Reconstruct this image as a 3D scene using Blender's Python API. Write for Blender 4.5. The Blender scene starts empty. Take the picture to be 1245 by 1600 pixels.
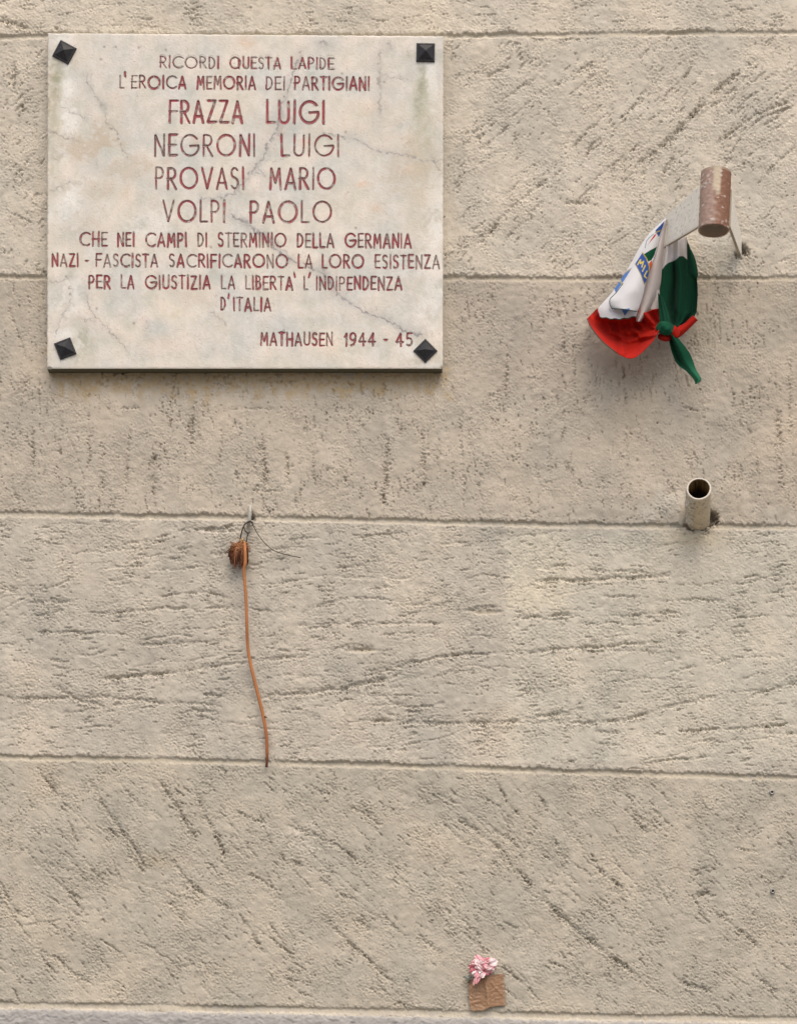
import bpy, math, random
import numpy as np

# ------------------------------------------------------------------ camera, sky, sun, exposure
SC = bpy.context.scene
COL = SC.collection
DIST = 4.0            # camera to wall, metres
CAMZ = 1.6            # eye height
RISE = 0.968          # how far the middle of the picture lies above eye height on the wall
cam_d = bpy.data.cameras.new("camera")
cam = bpy.data.objects.new("camera", cam_d)
COL.objects.link(cam)
cam.location = (0, -DIST, CAMZ)
cam.rotation_euler = (math.radians(90), 0, 0)
cam_d.sensor_fit = 'AUTO'
cam_d.sensor_width = 36
cam_d.lens = 36 * DIST / 1.6
cam_d.shift_y = RISE / 1.6          # rising front, as in an architectural photograph
cam_d.clip_end = 500
SC.camera = cam

SUN_EL, SUN_AZ = math.radians(58), math.radians(-14)   # azimuth measured from straight out of the wall
world = bpy.data.worlds.new("World")
SC.world = world
world.use_nodes = True
wn = world.node_tree
bg = wn.nodes["Background"]
sky = wn.nodes.new("ShaderNodeTexSky")
sky.sky_type = 'NISHITA'
sky.sun_disc = False
sky.sun_elevation = SUN_EL
sky.sun_rotation = math.radians(180) + SUN_AZ
sky.air_density = 1.0
sky.dust_density = 6.0
sky.ozone_density = 0.6
wn.links.new(sky.outputs[0], bg.inputs[0])
bg.inputs[1].default_value = 0.15
sun_d = bpy.data.lights.new("sun", 'SUN')
sun = bpy.data.objects.new("sun", sun_d)
COL.objects.link(sun)
sun_d.energy = 0.62
sun_d.angle = math.radians(75)      # thin overcast: a wide soft source
sun_d.color = (1.0, 0.98, 0.95)
sun.rotation_euler = (math.radians(90) - SUN_EL, 0, SUN_AZ)
SC.view_settings.view_transform = 'Standard'
SC.view_settings.look = 'None'
SC.view_settings.gamma = 1
SC.view_settings.exposure = 0.40
SC.render.engine = 'CYCLES'

rng = np.random.default_rng(11)
random.seed(5)

# ------------------------------------------------------------------ helpers
def W(px, py, d=0.0):
    """Point standing d metres out from the wall (1 photo pixel is 1 mm on the wall)."""
    s = (DIST - d) / DIST
    return ((px - 622.5) / 1000 * s, -d, CAMZ + ((800 - py) / 1000 + RISE) * s)

def Wn(px, py, d):
    px, py, d = np.broadcast_arrays(np.asarray(px, float), np.asarray(py, float), np.asarray(d, float))
    s = (DIST - d) / DIST
    return np.stack([(px - 622.5) / 1000 * s, -d, CAMZ + ((800 - py) / 1000 + RISE) * s], -1)

def lin(r, g, b):
    f = lambda c: (c / 255 / 12.92) if c / 255 <= 0.04045 else ((c / 255 + 0.055) / 1.055) ** 2.4
    return np.array([f(r), f(g), f(b)])

def tag(o, label=None, cat=None, group=None, kind=None):
    if label: o['label'] = label
    if cat: o['category'] = cat
    if group: o['group'] = group
    if kind: o['kind'] = kind
    return o

def empty(name, loc, label, cat, group=None):
    o = bpy.data.objects.new(name, None)
    o.empty_display_size = 0.05
    COL.objects.link(o)
    o.location = loc
    return tag(o, label, cat, group)

def link_mesh(name, me, material=None, parent=None):
    o = bpy.data.objects.new(name, me)
    COL.objects.link(o)
    if material: me.materials.append(material)
    if parent:
        o.parent = parent
        root = parent
        off = np.array(parent.location)
        while root.parent:
            root = root.parent
            off = off + np.array(root.location)
        o.location = tuple(-off)          # meshes are written in world coordinates
        if parent.type == 'MESH': o.location = (0, 0, 0)
    return o

def mesh_np(name, V, F, col=None, smooth=True):
    me = bpy.data.meshes.new(name)
    V = np.ascontiguousarray(V, dtype=np.float32).reshape(-1, 3)
    me.vertices.add(len(V))
    me.vertices.foreach_set("co", V.ravel())
    F = np.ascontiguousarray(F, dtype=np.int32)
    n, k = F.shape
    me.loops.add(n * k)
    me.loops.foreach_set("vertex_index", F.ravel())
    me.polygons.add(n)
    me.polygons.foreach_set("loop_start", np.arange(0, n * k, k, dtype=np.int32))
    me.polygons.foreach_set("loop_total", np.full(n, k, dtype=np.int32))
    me.polygons.foreach_set("use_smooth", np.full(n, smooth, dtype=bool))
    me.update(calc_edges=True)
    if col is not None:
        c = np.ones((len(V), 4), np.float32)
        c[:, :3] = np.asarray(col, np.float32).reshape(-1, 3)
        a = me.color_attributes.new("Col", 'FLOAT_COLOR', 'POINT')
        a.data.foreach_set("color", c.ravel())
    return me

def grid_faces(nr, nc, base=0, wrap=False):
    r = np.arange(nr - 1)[:, None]
    c = np.arange(nc if wrap else nc - 1)[None, :]
    c2 = (c + 1) % nc
    a = r * nc + c; b = r * nc + c2; d = (r + 1) * nc + c; e = (r + 1) * nc + c2
    return np.stack([a, d, e, b], -1).reshape(-1, 4) + base     # rows run downwards, faces look at -Y

class MB:
    """Collects quad pieces into one mesh."""
    def __init__(s): s.V = []; s.F = []; s.C = []; s.n = 0
    def add(s, V, F, col=(1, 1, 1)):
        V = np.asarray(V, float).reshape(-1, 3)
        s.V.append(V); s.F.append(np.asarray(F) + s.n)
        c = np.broadcast_to(np.asarray(col, float).reshape(-1, 3) if np.ndim(col) > 1 else np.asarray(col, float), (len(V), 3))
        s.C.append(c); s.n += len(V)
    def grid(s, P, col=(1, 1, 1), wrap=False):
        s.add(P, grid_faces(P.shape[0], P.shape[1], wrap=wrap), col)
    def tube(s, pts, rad, n=10, col=(1, 1, 1)):
        pts = np.asarray(pts, float); m = len(pts)
        rad = np.broadcast_to(np.asarray(rad, float), (m,))
        T = np.gradient(pts, axis=0); T /= np.linalg.norm(T, axis=1)[:, None] + 1e-12
        ref = np.array([0.31, 0.87, 0.39]); rings = []
        for i in range(m):
            u = np.cross(T[i], ref); u /= np.linalg.norm(u) + 1e-12
            v = np.cross(T[i], u)
            a = np.linspace(0, 2 * np.pi, n, endpoint=False)
            rings.append(pts[i] + rad[i] * (np.cos(a)[:, None] * u + np.sin(a)[:, None] * v))
        rings = [np.repeat(pts[:1], n, 0)] + rings + [np.repeat(pts[-1:], n, 0)]
        P = np.array(rings)
        if np.ndim(col) > 1:
            cc = np.vstack([col[:1], col, col[-1:]])
            col = np.repeat(cc, n, 0)
        s.grid(P, col, wrap=True)
    def build(s, name, material, parent=None, smooth=True):
        me = mesh_np(name, np.vstack(s.V), np.vstack(s.F), np.vstack(s.C), smooth)
        return link_mesh(name, me, material, parent)

def catmull(P, n):
    """Resample control points (axis 0) to n samples with Catmull-Rom."""
    P = np.asarray(P, float); m = len(P)
    t = np.linspace(0, m - 1, n); i = np.clip(t.astype(int), 0, m - 2); f = t - i
    g = lambda k: P[np.clip(k, 0, m - 1)]
    p0, p1, p2, p3 = g(i - 1), g(i), g(i + 1), g(i + 2)
    p0 = np.where((i == 0).reshape(-1, *[1] * (P.ndim - 1)), 2 * p1 - p2, p0)
    p3 = np.where((i == m - 2).reshape(-1, *[1] * (P.ndim - 1)), 2 * p2 - p1, p3)
    f = f.reshape(-1, *[1] * (P.ndim - 1))
    return 0.5 * (2 * p1 + (p2 - p0) * f + (2 * p0 - 5 * p1 + 4 * p2 - p3) * f ** 2 + (3 * p1 - p0 - 3 * p2 + p3) * f ** 3)

def patch(ctrl, nr, nc):
    A = catmull(np.asarray(ctrl, float), nr)
    return catmull(A.swapaxes(0, 1), nc).swapaxes(0, 1)

def in_poly(x, y, poly):
    r = np.zeros(x.shape, bool); n = len(poly); j = n - 1
    for i in range(n):
        xi, yi = poly[i]; xj, yj = poly[j]
        with np.errstate(divide='ignore', invalid='ignore'):
            c = ((yi > y) != (yj > y)) & (x < (xj - xi) * (y - yi) / ((yj - yi) if yj != yi else 1e-9) + xi)
        r ^= c; j = i
    return r

def seg_dist(x, y, pts):
    d = np.full(x.shape, 1e9)
    for (x0, y0), (x1, y1) in zip(pts[:-1], pts[1:]):
        dx, dy = x1 - x0, y1 - y0
        t = np.clip(((x - x0) * dx + (y - y0) * dy) / (dx * dx + dy * dy + 1e-9), 0, 1)
        d = np.minimum(d, np.hypot(x - x0 - t * dx, y - y0 - t * dy))
    return d

def sstep(a, b, x):
    t = np.clip((x - a) / (b - a), 0, 1)
    return t * t * (3 - 2 * t)

def fnoise(shape, pitch, lo, hi, seed, ang=0.0, stretch=1.0, fall=0.0):
    """Band-limited noise (wavelengths lo..hi in mm), stretched along direction ang (degrees, y down)."""
    r = np.random.default_rng(seed)
    h, w = shape
    S = np.fft.rfft2(r.standard_normal((h, w)).astype(np.float32))
    fy = np.fft.fftfreq(h, pitch)[:, None]; fx = np.fft.rfftfreq(w, pitch)[None, :]
    a = math.radians(ang)
    u = (fx * math.cos(a) + fy * math.sin(a)) * stretch
    v = -fx * math.sin(a) + fy * math.cos(a)
    f = np.hypot(u, v) + 1e-9
    filt = np.exp(-(f * lo) ** 2 * 1.2) * (1 - np.exp(-(f * hi) ** 2 * 1.2)) * f ** (-fall)
    N = np.fft.irfft2(S * filt, s=(h, w)).astype(np.float32)
    return (N - N.mean()) / (N.std() + 1e-9)

# ------------------------------------------------------------------ materials
def mat(name, color=(0.5, 0.5, 0.5), rough=0.8, metal=0.0, attr=False, spec=0.3, noise=None, bump=None, sheen=0.0):
    """Principled material. noise=(scale, amount) mottles the colour, bump=[(scale, strength, distance), ...]."""
    m = bpy.data.materials.new(name); m.use_nodes = True
    nt = m.node_tree; N = nt.nodes; L = nt.links
    b = N["Principled BSDF"]
    b.inputs["Roughness"].default_value = rough
    b.inputs["Metallic"].default_value = metal
    b.inputs["Specular IOR Level"].default_value = spec
    b.inputs["Base Color"].default_value = (*color, 1)
    if sheen: b.inputs["Sheen Weight"].default_value = sheen
    tc = N.new("ShaderNodeTexCoord")
    src = None
    if attr:
        a = N.new("ShaderNodeAttribute"); a.attribute_name = "Col"; src = a.outputs["Color"]
    if noise:
        n = N.new("ShaderNodeTexNoise"); n.inputs["Scale"].default_value = noise[0]; n.inputs["Detail"].default_value = 6
        L.new(tc.outputs["Object"], n.inputs["Vector"])
        mr = N.new("ShaderNodeMapRange"); mr.inputs[1].default_value = 0.25; mr.inputs[2].default_value = 0.75
        mr.inputs[3].default_value = 1 - noise[1]; mr.inputs[4].default_value = 1 + noise[1]
        L.new(n.outputs["Fac"], mr.inputs[0])
        mx = N.new("ShaderNodeMix"); mx.data_type = 'RGBA'; mx.blend_type = 'MULTIPLY'; mx.inputs[0].default_value = 1
        if src: L.new(src, mx.inputs[6])
        else: mx.inputs[6].default_value = (*color, 1)
        L.new(mr.outputs[0], mx.inputs[7]); src = mx.outputs[2]
    if src: L.new(src, b.inputs["Base Color"])
    nrm = None
    for (sc, st, di) in (bump or []):
        n = N.new("ShaderNodeTexNoise"); n.inputs["Scale"].default_value = sc; n.inputs["Detail"].default_value = 3
        L.new(tc.outputs["Object"], n.inputs["Vector"])
        bp = N.new("ShaderNodeBump"); bp.inputs["Strength"].default_value = st; bp.inputs["Distance"].default_value = di
        L.new(n.outputs["Fac"], bp.inputs["Height"])
        if nrm: L.new(nrm, bp.inputs["Normal"])
        nrm = bp.outputs["Normal"]
    if nrm: L.new(nrm, b.inputs["Normal"])
    return m

M_wall = mat("plaster", rough=0.95, attr=True, spec=0.12, noise=(420, 0.06), bump=[(900, 0.5, 0.0006)])
M_plinth = mat("grey_paint", rough=0.85, attr=True, spec=0.2, noise=(300, 0.05), bump=[(700, 0.3, 0.0005)])
M_marble = mat("marble", rough=0.62, attr=True, spec=0.3, noise=(260, 0.035), bump=[(500, 0.10, 0.0005)])
M_letter = mat("letter_paint", rough=0.7, attr=True, spec=0.25, noise=(700, 0.18))
M_stud = mat("dark_bronze", (0.028, 0.028, 0.030), rough=0.5, metal=0.35, spec=0.4, noise=(300, 0.35), bump=[(600, 0.15, 0.0004)])
M_paintedsteel = mat("painted_steel", rough=0.62, attr=True, spec=0.3, noise=(350, 0.05), bump=[(450, 0.1, 0.0003)])
M_cloth = mat("scarf_cloth", rough=0.85, attr=True, spec=0.08, sheen=0.04, bump=[(1500, 0.12, 0.0003)])
def add_translucency(m, amount):
    nt = m.node_tree; N = nt.nodes; L = nt.links
    b = N["Principled BSDF"]; out = N["Material Output"]
    tr = N.new("ShaderNodeBsdfTranslucent"); mx = N.new("ShaderNodeMixShader"); mx.inputs[0].default_value = amount
    L.new(b.inputs["Base Color"].links[0].from_socket, tr.inputs["Color"])
    L.new(b.outputs[0], mx.inputs[1]); L.new(tr.outputs[0], mx.inputs[2]); L.new(mx.outputs[0], out.inputs["Surface"])
add_translucency(M_cloth, 0.28)
M_hem = mat("hem_thread", (0.05, 0.075, 0.055), rough=0.85)
M_wire = mat("dark_wire", (0.05, 0.045, 0.035), rough=0.6, metal=0.4)
M_hook = mat("pale_zinc", (0.40, 0.385, 0.33), rough=0.65, metal=0.0, noise=(500, 0.25))
M_dry = mat("dried_plant", rough=0.7, attr=True, spec=0.25, noise=(400, 0.15))
M_petal = mat("pink_petals", rough=0.7, attr=True, spec=0.2)
M_tape = mat("brown_tape", rough=0.42, attr=True, spec=0.4, noise=(60, 0.06))
M_metal = mat("anchor_metal", (0.34, 0.33, 0.31), rough=0.45, metal=0.6)
M_dark = mat("anchor_bore_shade", (0.012, 0.012, 0.012), rough=0.9)
M_ground = mat("pavement_stone", (0.20, 0.19, 0.175), rough=0.9, noise=(2.5, 0.2), bump=[(60, 0.3, 0.004)])

# ------------------------------------------------------------------ pavement
def build_ground():
    xs = np.linspace(-40, 40, 41); ys = np.linspace(0.3, -60, 41)
    X, Y = np.meshgrid(xs, ys)
    P = np.stack([X, Y, np.zeros_like(X)], -1)
    tag(link_mesh("pavement", mesh_np("pavement", P, grid_faces(41, 41)), M_ground), kind='structure')
build_ground()

# ------------------------------------------------------------------ the wall: a height field in millimetres
PITCH = 1.3
PX0, PX1, PY0, PY1 = -170.0, 1415.0, -130.0, 1625.0
gx = np.arange(PX0, PX1, PITCH); gy = np.arange(PY0, PY1, PITCH)
GX, GY = np.meshgrid(gx, gy)
SH = GX.shape

JOINTS = [[(-300, 58), (0, 56), (75, 53), (700, 54), (960, 50), (1245, 48), (1500, 47)],
          [(-300, 429), (0, 430), (75, 431), (700, 432), (900, 433), (1245, 432), (1500, 432)],
          [(-300, 793), (0, 800), (200, 803), (390, 806), (620, 811), (900, 818), (1245, 821), (1500, 825)],
          [(-300, 1173), (0, 1180), (310, 1186), (620, 1193), (900, 1203), (1245, 1213), (1500, 1220)],
          [(-300, 1561), (0, 1566), (310, 1571), (620, 1577), (900, 1584), (1245, 1589), (1500, 1594)]]
def jy(i, x): return np.interp(x, *zip(*JOINTS[i]))

def stamp_streak(H, pts, width, depth, seed, rough=1.0, ridge=0.35):
    """Drag mark left by the float: a ragged gouge with a little ridge of pushed-up mortar below it."""
    r = np.random.default_rng(seed)
    pts = np.asarray(pts, float)
    seg = np.hypot(*np.diff(pts, axis=0).T); L = seg.sum(); s = np.concatenate([[0], np.cumsum(seg)])
    n = max(4, int(L / 1.6)); t = np.linspace(0, L, n)
    x = np.interp(t, s, pts[:, 0]); y = np.interp(t, s, pts[:, 1])
    tx, ty = np.gradient(x), np.gradient(y); q = np.hypot(tx, ty) + 1e-9; nx, ny = -ty / q, tx / q
    wob = np.convolve(r.standard_normal(n + 16), np.ones(17) / 4.1, 'valid')[:n] * 1.4
    amp = np.convolve(r.standard_normal(n + 8), np.ones(9) / 3, 'valid')[:n]
    amp = np.clip(0.80 + 0.42 * amp, 0.1, 1.6) * np.clip(np.minimum(t, L - t) / (0.10 * L + 1), 0, 1) ** 0.6
    for i in range(n):
        if amp[i] < 0.06: continue
        o = 0.7 * wob[i] + r.normal(0, 0.75) * rough
        cx, cy = x[i] + nx[i] * o, y[i] + ny[i] * o
        w = width * r.uniform(0.55, 1.25)
        R = int(w * 4.4 / PITCH) + 2
        ci, cj = int((cy - PY0) / PITCH), int((cx - PX0) / PITCH)
        i0, i1, j0, j1 = max(ci - R, 0), min(ci + R + 1, SH[0]), max(cj - R, 0), min(cj + R + 1, SH[1])
        if i0 >= i1 or j0 >= j1: continue
        dx = gx[j0:j1][None, :] - cx; dy = gy[i0:i1][:, None] - cy
        d2 = (dx * dx + dy * dy) / (w * w)
        H[i0:i1, j0:j1] = np.minimum(H[i0:i1, j0:j1], -depth * amp[i] * np.exp(-d2 ** 1.4 * 0.9))
        if ridge > 0.3 and i % 2 == 0:
            q = (amp[i] * 0.7 + 0.2) * min(1.0, depth / 4.0)
            RB[i0:i1, j0:j1] = np.maximum(RB[i0:i1, j0:j1], q * np.exp(-d2 / 5.5))
        if ridge and r.random() < 0.8:
            sgn = 1 if ny[i] > 0 else -1
            ex, ey = cx + sgn * nx[i] * w * 1.5, cy + sgn * ny[i] * w * 1.5
            dx = gx[j0:j1][None, :] - ex; dy = gy[i0:i1][:, None] - ey
            RG[i0:i1, j0:j1] = np.maximum(RG[i0:i1, j0:j1], depth * ridge * amp[i] * np.exp(-(dx * dx + dy * dy) / (w * w * 0.8)))

def Zm(f, ox, oy):
    return lambda *p: [(ox + a / f, oy + b / f) for a, b in p]
z1 = Zm(2.243, 690, 0); z2 = Zm(2.008, 0, 560); z3 = Zm(1.992, 620, 420); z4 = Zm(2.008, 0, 790)
z5 = Zm(1.818, 560, 800); z6 = Zm(2.008, 0, 1180); z7 = Zm(1.992, 620, 1180)
STREAKS = [   # (points, width mm, depth mm): the marks one can pick out in the plaster
 (z1((340, 330), (450, 265), (540, 215)), 2.6, 2.2), (z1((440, 335), (545, 255)), 2.0, 1.8),
 (z1((460, 520), (530, 440), (610, 380)), 2.4, 2.2), (z1((500, 550), (560, 480)), 2.4, 2.2),
 (z1((720, 440), (790, 330), (885, 230)), 2.4, 2.2), (z1((690, 580), (850, 440), (960, 320), (1110, 205)), 4.0, 3.2),
 (z1((880, 430), (970, 360), (1070, 270)), 2.8, 2.4), (z1((770, 620), (820, 540)), 2.6, 2.4), (z1((960, 510), (1080, 420), (1245, 340)), 2.8, 2.8),
 (z1((1080, 440), (1160, 400), (1230, 380)), 2.6, 2.4), (z1((1130, 610), (1245, 510)), 2.0, 1.8), (z1((520, 640), (600, 580), (690, 505)), 2.4, 2.3),
 (z1((130, 530), (240, 440)), 2.2, 2.0), (z1((130, 860), (240, 730), (370, 630)), 3.4, 2.6), (z1((215, 850), (300, 760), (360, 700)), 2.6, 2.3),
 (z1((110, 470), (190, 400)), 2.0, 1.8), (z1((150, 270), (240, 230)), 2.4, 2.2), (z1((520, 540), (640, 420), (730, 290)), 1.8, 1.6),
 (z1((10, 140), (50, 210)), 1.6, 1.2), (z1((620, 420), (700, 350)), 2.2, 2.0), (z1((1170, 350), (1225, 300)), 2.0, 1.8),
 (z1((430, 720), (520, 710)), 2.4, 1.8), (z1((700, 620), (760, 520), (830, 480)), 3.2, 2.4), (z1((300, 135), (420, 140), (560, 135)), 1.6, 1.6),
 (z1((1030, 20), (1090, 80)), 1.8, 1.6), (z1((600, 590), (640, 540)), 2.0, 1.8), (z1((240, 420), (330, 340)), 2.4, 1.8),
 (z2((610, 130), (605, 200), (600, 280)), 3.0, 2.4), (z2((110, 190), (105, 270), (100, 350)), 2.2, 2.2), (z2((195, 190), (190, 310)), 2.2, 1.8),
 (z2((700, 200), (695, 270), (690, 340)), 2.4, 2.0), (z2((820, 250), (830, 330), (835, 400)), 3.4, 2.6), (z2((480, 280), (485, 370), (480, 450)), 2.6, 2.2),
 (z2((310, 270), (320, 340), (325, 440)), 2.8, 2.2), (z2((900, 290), (905, 340), (910, 400)), 2.6, 2.2), (z2((1080, 340), (1085, 420)), 2.6, 2.0),
 (z2((1215, 240), (1210, 360), (1205, 500)), 3.0, 2.6), (z2((740, 350), (745, 385)), 2.2, 1.8), (z2((930, 420), (930, 475)), 2.0, 1.8),
 (z2((280, 240), (275, 350)), 2.2, 1.9), (z2((980, 270), (985, 390)), 2.6, 2.0), (z2((400, 310), (395, 400)), 2.2, 1.8), (z2((560, 330), (555, 400)), 1.8, 1.4),
 (z2((660, 360), (665, 470)), 2.0, 1.7), (z2((1020, 350), (1060, 345)), 2.2, 1.8), (z2((300, 65), (330, 78)), 2.0, 1.6), (z2((800, 70), (930, 75)), 2.4, 1.8),
 (z2((350, 42), (395, 44)), 2.4, 2.4), (z2((380, 158), (440, 160)), 2.0, 1.6), (z2((720, 160), (860, 155)), 1.6, 1.4), (z2((780, 410), (890, 420)), 1.8, 1.6),
 (z3((80, 490), (80, 590), (85, 690)), 2.8, 2.2), (z3((370, 150), (345, 280), (330, 420)), 2.0, 1.6), (z3((1180, 430), (1190, 530), (1200, 700)), 3.0, 2.2),
 (z3((1040, 370), (1050, 430)), 1.8, 1.6), (z3((1090, 490), (1115, 560), (1125, 650)), 2.0, 1.8), (z3((520, 440), (515, 540)), 2.4, 1.9), (z3((550, 220), (555, 400)), 1.5, 1.1),
 (z3((230, 430), (225, 560)), 2.0, 1.4), (z3((620, 300), (615, 450)), 1.6, 1.2), (z3((860, 430), (940, 445)), 2.2, 1.7), (z3((1220, 280), (1225, 520)), 2.2, 1.5),
 (z4((85, 305), (235, 300)), 2.6, 2.6), (z4((320, 340), (500, 325), (700, 320), (890, 335)), 2.6, 2.4), (z4((570, 390), (730, 380)), 2.4, 2.2),
 (z4((430, 435), (590, 432), (720, 425)), 2.6, 2.4), (z4((320, 545), (440, 535), (570, 520)), 3.4, 3.6), (z4((570, 520), (760, 495), (960, 470)), 3.0, 2.4),
 (z4((20, 605), (300, 600), (500, 618), (690, 625)), 2.8, 2.2), (z4((830, 600), (1000, 580), (1245, 540)), 4.0, 2.6), (z4((1040, 452), (1100, 447), (1170, 447)), 2.2, 1.6),
 (z4((640, 592), (700, 597)), 3.2, 3.0), (z4((0, 435), (60, 436)), 2.0, 2.0), (z4((100, 400), (260, 398), (400, 405)), 2.4, 1.9), (z4((170, 570), (290, 620), (330, 640)), 3.0, 2.4),
 (z4((500, 285), (630, 270), (740, 290)), 2.4, 2.0), (z4((640, 160), (760, 140)), 3.0, 2.2), (z4((780, 190), (900, 165)), 2.2, 2.0), (z4((600, 72), (740, 70)), 2.6, 2.6),
 (z4((930, 375), (1060, 370), (1245, 370)), 2.0, 2.2), (z4((1050, 195), (1150, 195)), 2.6, 2.4), (z4((1140, 520), (1240, 515)), 2.4, 2.2), (z4((60, 345), (170, 340)), 2.0, 1.8),
 (z4((880, 110), (1010, 100)), 2.0, 1.8), (z4((1160, 265), (1245, 250)), 2.2, 2.2), (z4((600, 640), (690, 650)), 2.6, 2.2), (z4((400, 640), (500, 628)), 2.0, 1.6),
 (z5((295, 282), (350, 270), (412, 272)), 2.2, 1.6), (z5((20, 320), (150, 318), (240, 314)), 2.6, 2.4), (z5((60, 350), (160, 345)), 2.0, 1.8),
 (z5((20, 455), (160, 430), (270, 403), (420, 402), (640, 385), (870, 370)), 2.6, 2.7), (z5((500, 198), (700, 192), (890, 182)), 3.2, 3.0), (z5((650, 165), (780, 172), (890, 178)), 2.4, 2.4),
 (z5((440, 297), (605, 292)), 2.6, 2.5), (z5((740, 298), (820, 290), (910, 284)), 2.6, 2.6), (z5((620, 320), (730, 312), (840, 322)), 1.8, 1.8), (z5((0, 385), (42, 388)), 2.2, 1.6),
 (z5((20, 592), (190, 600), (400, 600)), 3.0, 2.8), (z5((400, 600), (560, 575), (640, 560)), 3.8, 3.0), (z5((560, 600), (640, 598), (760, 590), (880, 550), (1020, 522)), 2.8, 2.4), (z5((900, 622), (1060, 616), (1245, 605)), 2.2, 2.6),
 (z5((800, 720), (900, 702), (1000, 692)), 2.2, 2.6), (z5((1110, 522), (1190, 495), (1245, 484)), 2.6, 2.8), (z5((1005, 432), (1060, 415), (1110, 410)), 2.2, 2.2),
 (z5((900, 248), (1030, 252)), 2.0, 2.0), (z5((1140, 237), (1245, 220)), 2.2, 2.2), (z5((690, 240), (800, 241)), 2.2, 2.0), (z5((90, 445), (0, 470)), 2.0, 1.7),
 (z5((900, 345), (970, 343)), 2.4, 2.4), (z5((880, 460), (950, 440)), 2.6, 2.2), (z5((550, 155), (590, 152)), 2.6, 2.6), (z5((1060, 345), (1110, 342)), 2.2, 2.2), (z5((670, 622), (740, 626)), 2.4, 2.2),
 (z5((640, 400), (850, 398)), 1.8, 2.0), (z5((10, 520), (190, 525)), 1.5, 1.6), (z5((130, 565), (190, 566)), 2.2, 2.4), (z5((900, 208), (980, 206)), 2.0, 2.0), (z5((590, 708), (620, 706)), 2.2, 2.2),
 (z5((300, 192), (400, 185)), 2.0, 1.9), (z5((0, 75), (100, 60), (160, 52)), 2.4, 2.0), (z5((430, 70), (560, 60)), 1.6, 1.2), (z5((1090, 185), (1140, 180)), 2.0, 2.0), (z5((800, 712), (1000, 660), (1200, 640)), 1.5, 1.2),
 (z6((120, 50), (150, 90), (170, 120)), 2.8, 2.4), (z6((280, 80), (340, 180), (400, 260), (470, 370)), 3.0, 2.4), (z6((490, 70), (550, 150), (620, 260)), 3.2, 2.6),
 (z6((590, 60), (640, 180), (690, 270), (720, 390)), 3.0, 2.4), (z6((0, 400), (30, 460), (70, 510)), 2.6, 2.4), (z6((160, 620), (220, 680), (280, 715)), 3.2, 2.6),
 (z6((500, 300), (560, 360), (600, 410), (690, 470), (740, 490)), 3.0, 2.4), (z6((340, 230), (390, 270)), 2.8, 2.4), (z6((180, 400), (260, 460)), 2.6, 2.2), (z6((890, 215), (960, 240), (1030, 265), (1140, 340)), 3.0, 2.6),
 (z6((1010, 510), (1110, 600), (1245, 730)), 2.6, 2.4), (z6((750, 500), (830, 620)), 2.6, 2.1), (z6((610, 700), (680, 770)), 1.8, 1.5), (z6((530, 460), (590, 530)), 3.0, 2.3), (z6((850, 530), (890, 600)), 2.6, 2.2),
 (z6((1100, 160), (1200, 220)), 2.6, 2.4), (z6((740, 180), (840, 220)), 2.4, 2.2), (z6((80, 290), (160, 380), (200, 420)), 2.2, 1.7), (z6((190, 150), (250, 290)), 2.6, 1.9), (z6((400, 310), (450, 370)), 3.0, 2.3),
 (z6((780, 370), (860, 420)), 2.6, 2.2), (z6((1000, 390), (1090, 450)), 2.6, 2.2), (z6((1120, 510), (1170, 555)), 3.0, 2.2), (z6((100, 580), (180, 650)), 1.8, 1.5), (z6((0, 540), (190, 520)), 1.6, 1.3), (z6((440, 590), (540, 640)), 1.9, 1.5),
 (z6((900, 330), (960, 350)), 2.8, 2.2), (z6((520, 630), (570, 690)), 2.4, 1.9), (z6((1080, 640), (1040, 660)), 2.2, 1.8), (z6((45, 740), (62, 775)), 1.8, 1.8),
 (z7((180, 190), (300, 280), (420, 410), (540, 530), (680, 640), (780, 720)), 4.0, 3.2), (z7((140, 210), (230, 285)), 2.4, 2.2), (z7((420, 100), (470, 170)), 2.4, 2.2), (z7((310, 90), (340, 150), (380, 190)), 2.4, 2.2),
 (z7((490, 260), (530, 340)), 2.6, 2.4), (z7((600, 310), (640, 370), (710, 415)), 3.0, 2.7), (z7((700, 170), (780, 240)), 2.6, 2.1), (z7((800, 380), (850, 470), (855, 520)), 1.8, 1.8), (z7((190, 500), (260, 565)), 2.6, 2.2),
 (z7((325, 655), (400, 720), (460, 780)), 2.4, 2.4), (z7((640, 680), (690, 740)), 2.2, 1.8), (z7((980, 480), (1080, 560), (1160, 620)), 2.4, 1.9), (z7((1240, 300), (1215, 360), (1190, 400)), 2.6, 1.5), (z7((60, 550), (140, 620)), 2.6, 2.0),
 (z7((890, 370), (980, 345)), 2.6, 2.0), (z7((470, 640), (530, 665)), 2.4, 2.0), (z7((330, 520), (380, 545)), 2.2, 1.8), (z7((1040, 200), (1065, 250)), 1.8, 1.6), (z7((800, 590), (840, 580)), 2.6, 2.0), (z7((930, 440), (970, 430)), 3.0, 2.6),
 (z7((870, 700), (980, 740)), 3.6, 2.4), (z7((1100, 680), (1180, 740)), 3.0, 2.0), (z7((570, 310), (640, 360)), 2.6, 2.2), (z7((730, 480), (770, 520)), 3.0, 2.2), (z7((0, 770), (50, 790)), 3.0, 2.6), (z7((1050, 290), (1130, 300)), 2.0, 1.6),
 ([(0, 30), (30, 40), (70, 47)], 4.0, 2.6), ([(85, 44), (98, 46)], 3.0, 3.4), ([(25, 95), (20, 160)], 2.4, 1.8), ([(45, 130), (28, 200)], 2.0, 1.8), ([(50, 240), (20, 300)], 2.2, 1.6), ([(10, 330), (55, 350)], 2.0, 1.4), ([(55, 420), (72, 424)], 2.6, 2.4),
 ([(15, 480), (40, 560)], 2.0, 1.6),
]
RG = np.zeros(SH, np.float32)
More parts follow.
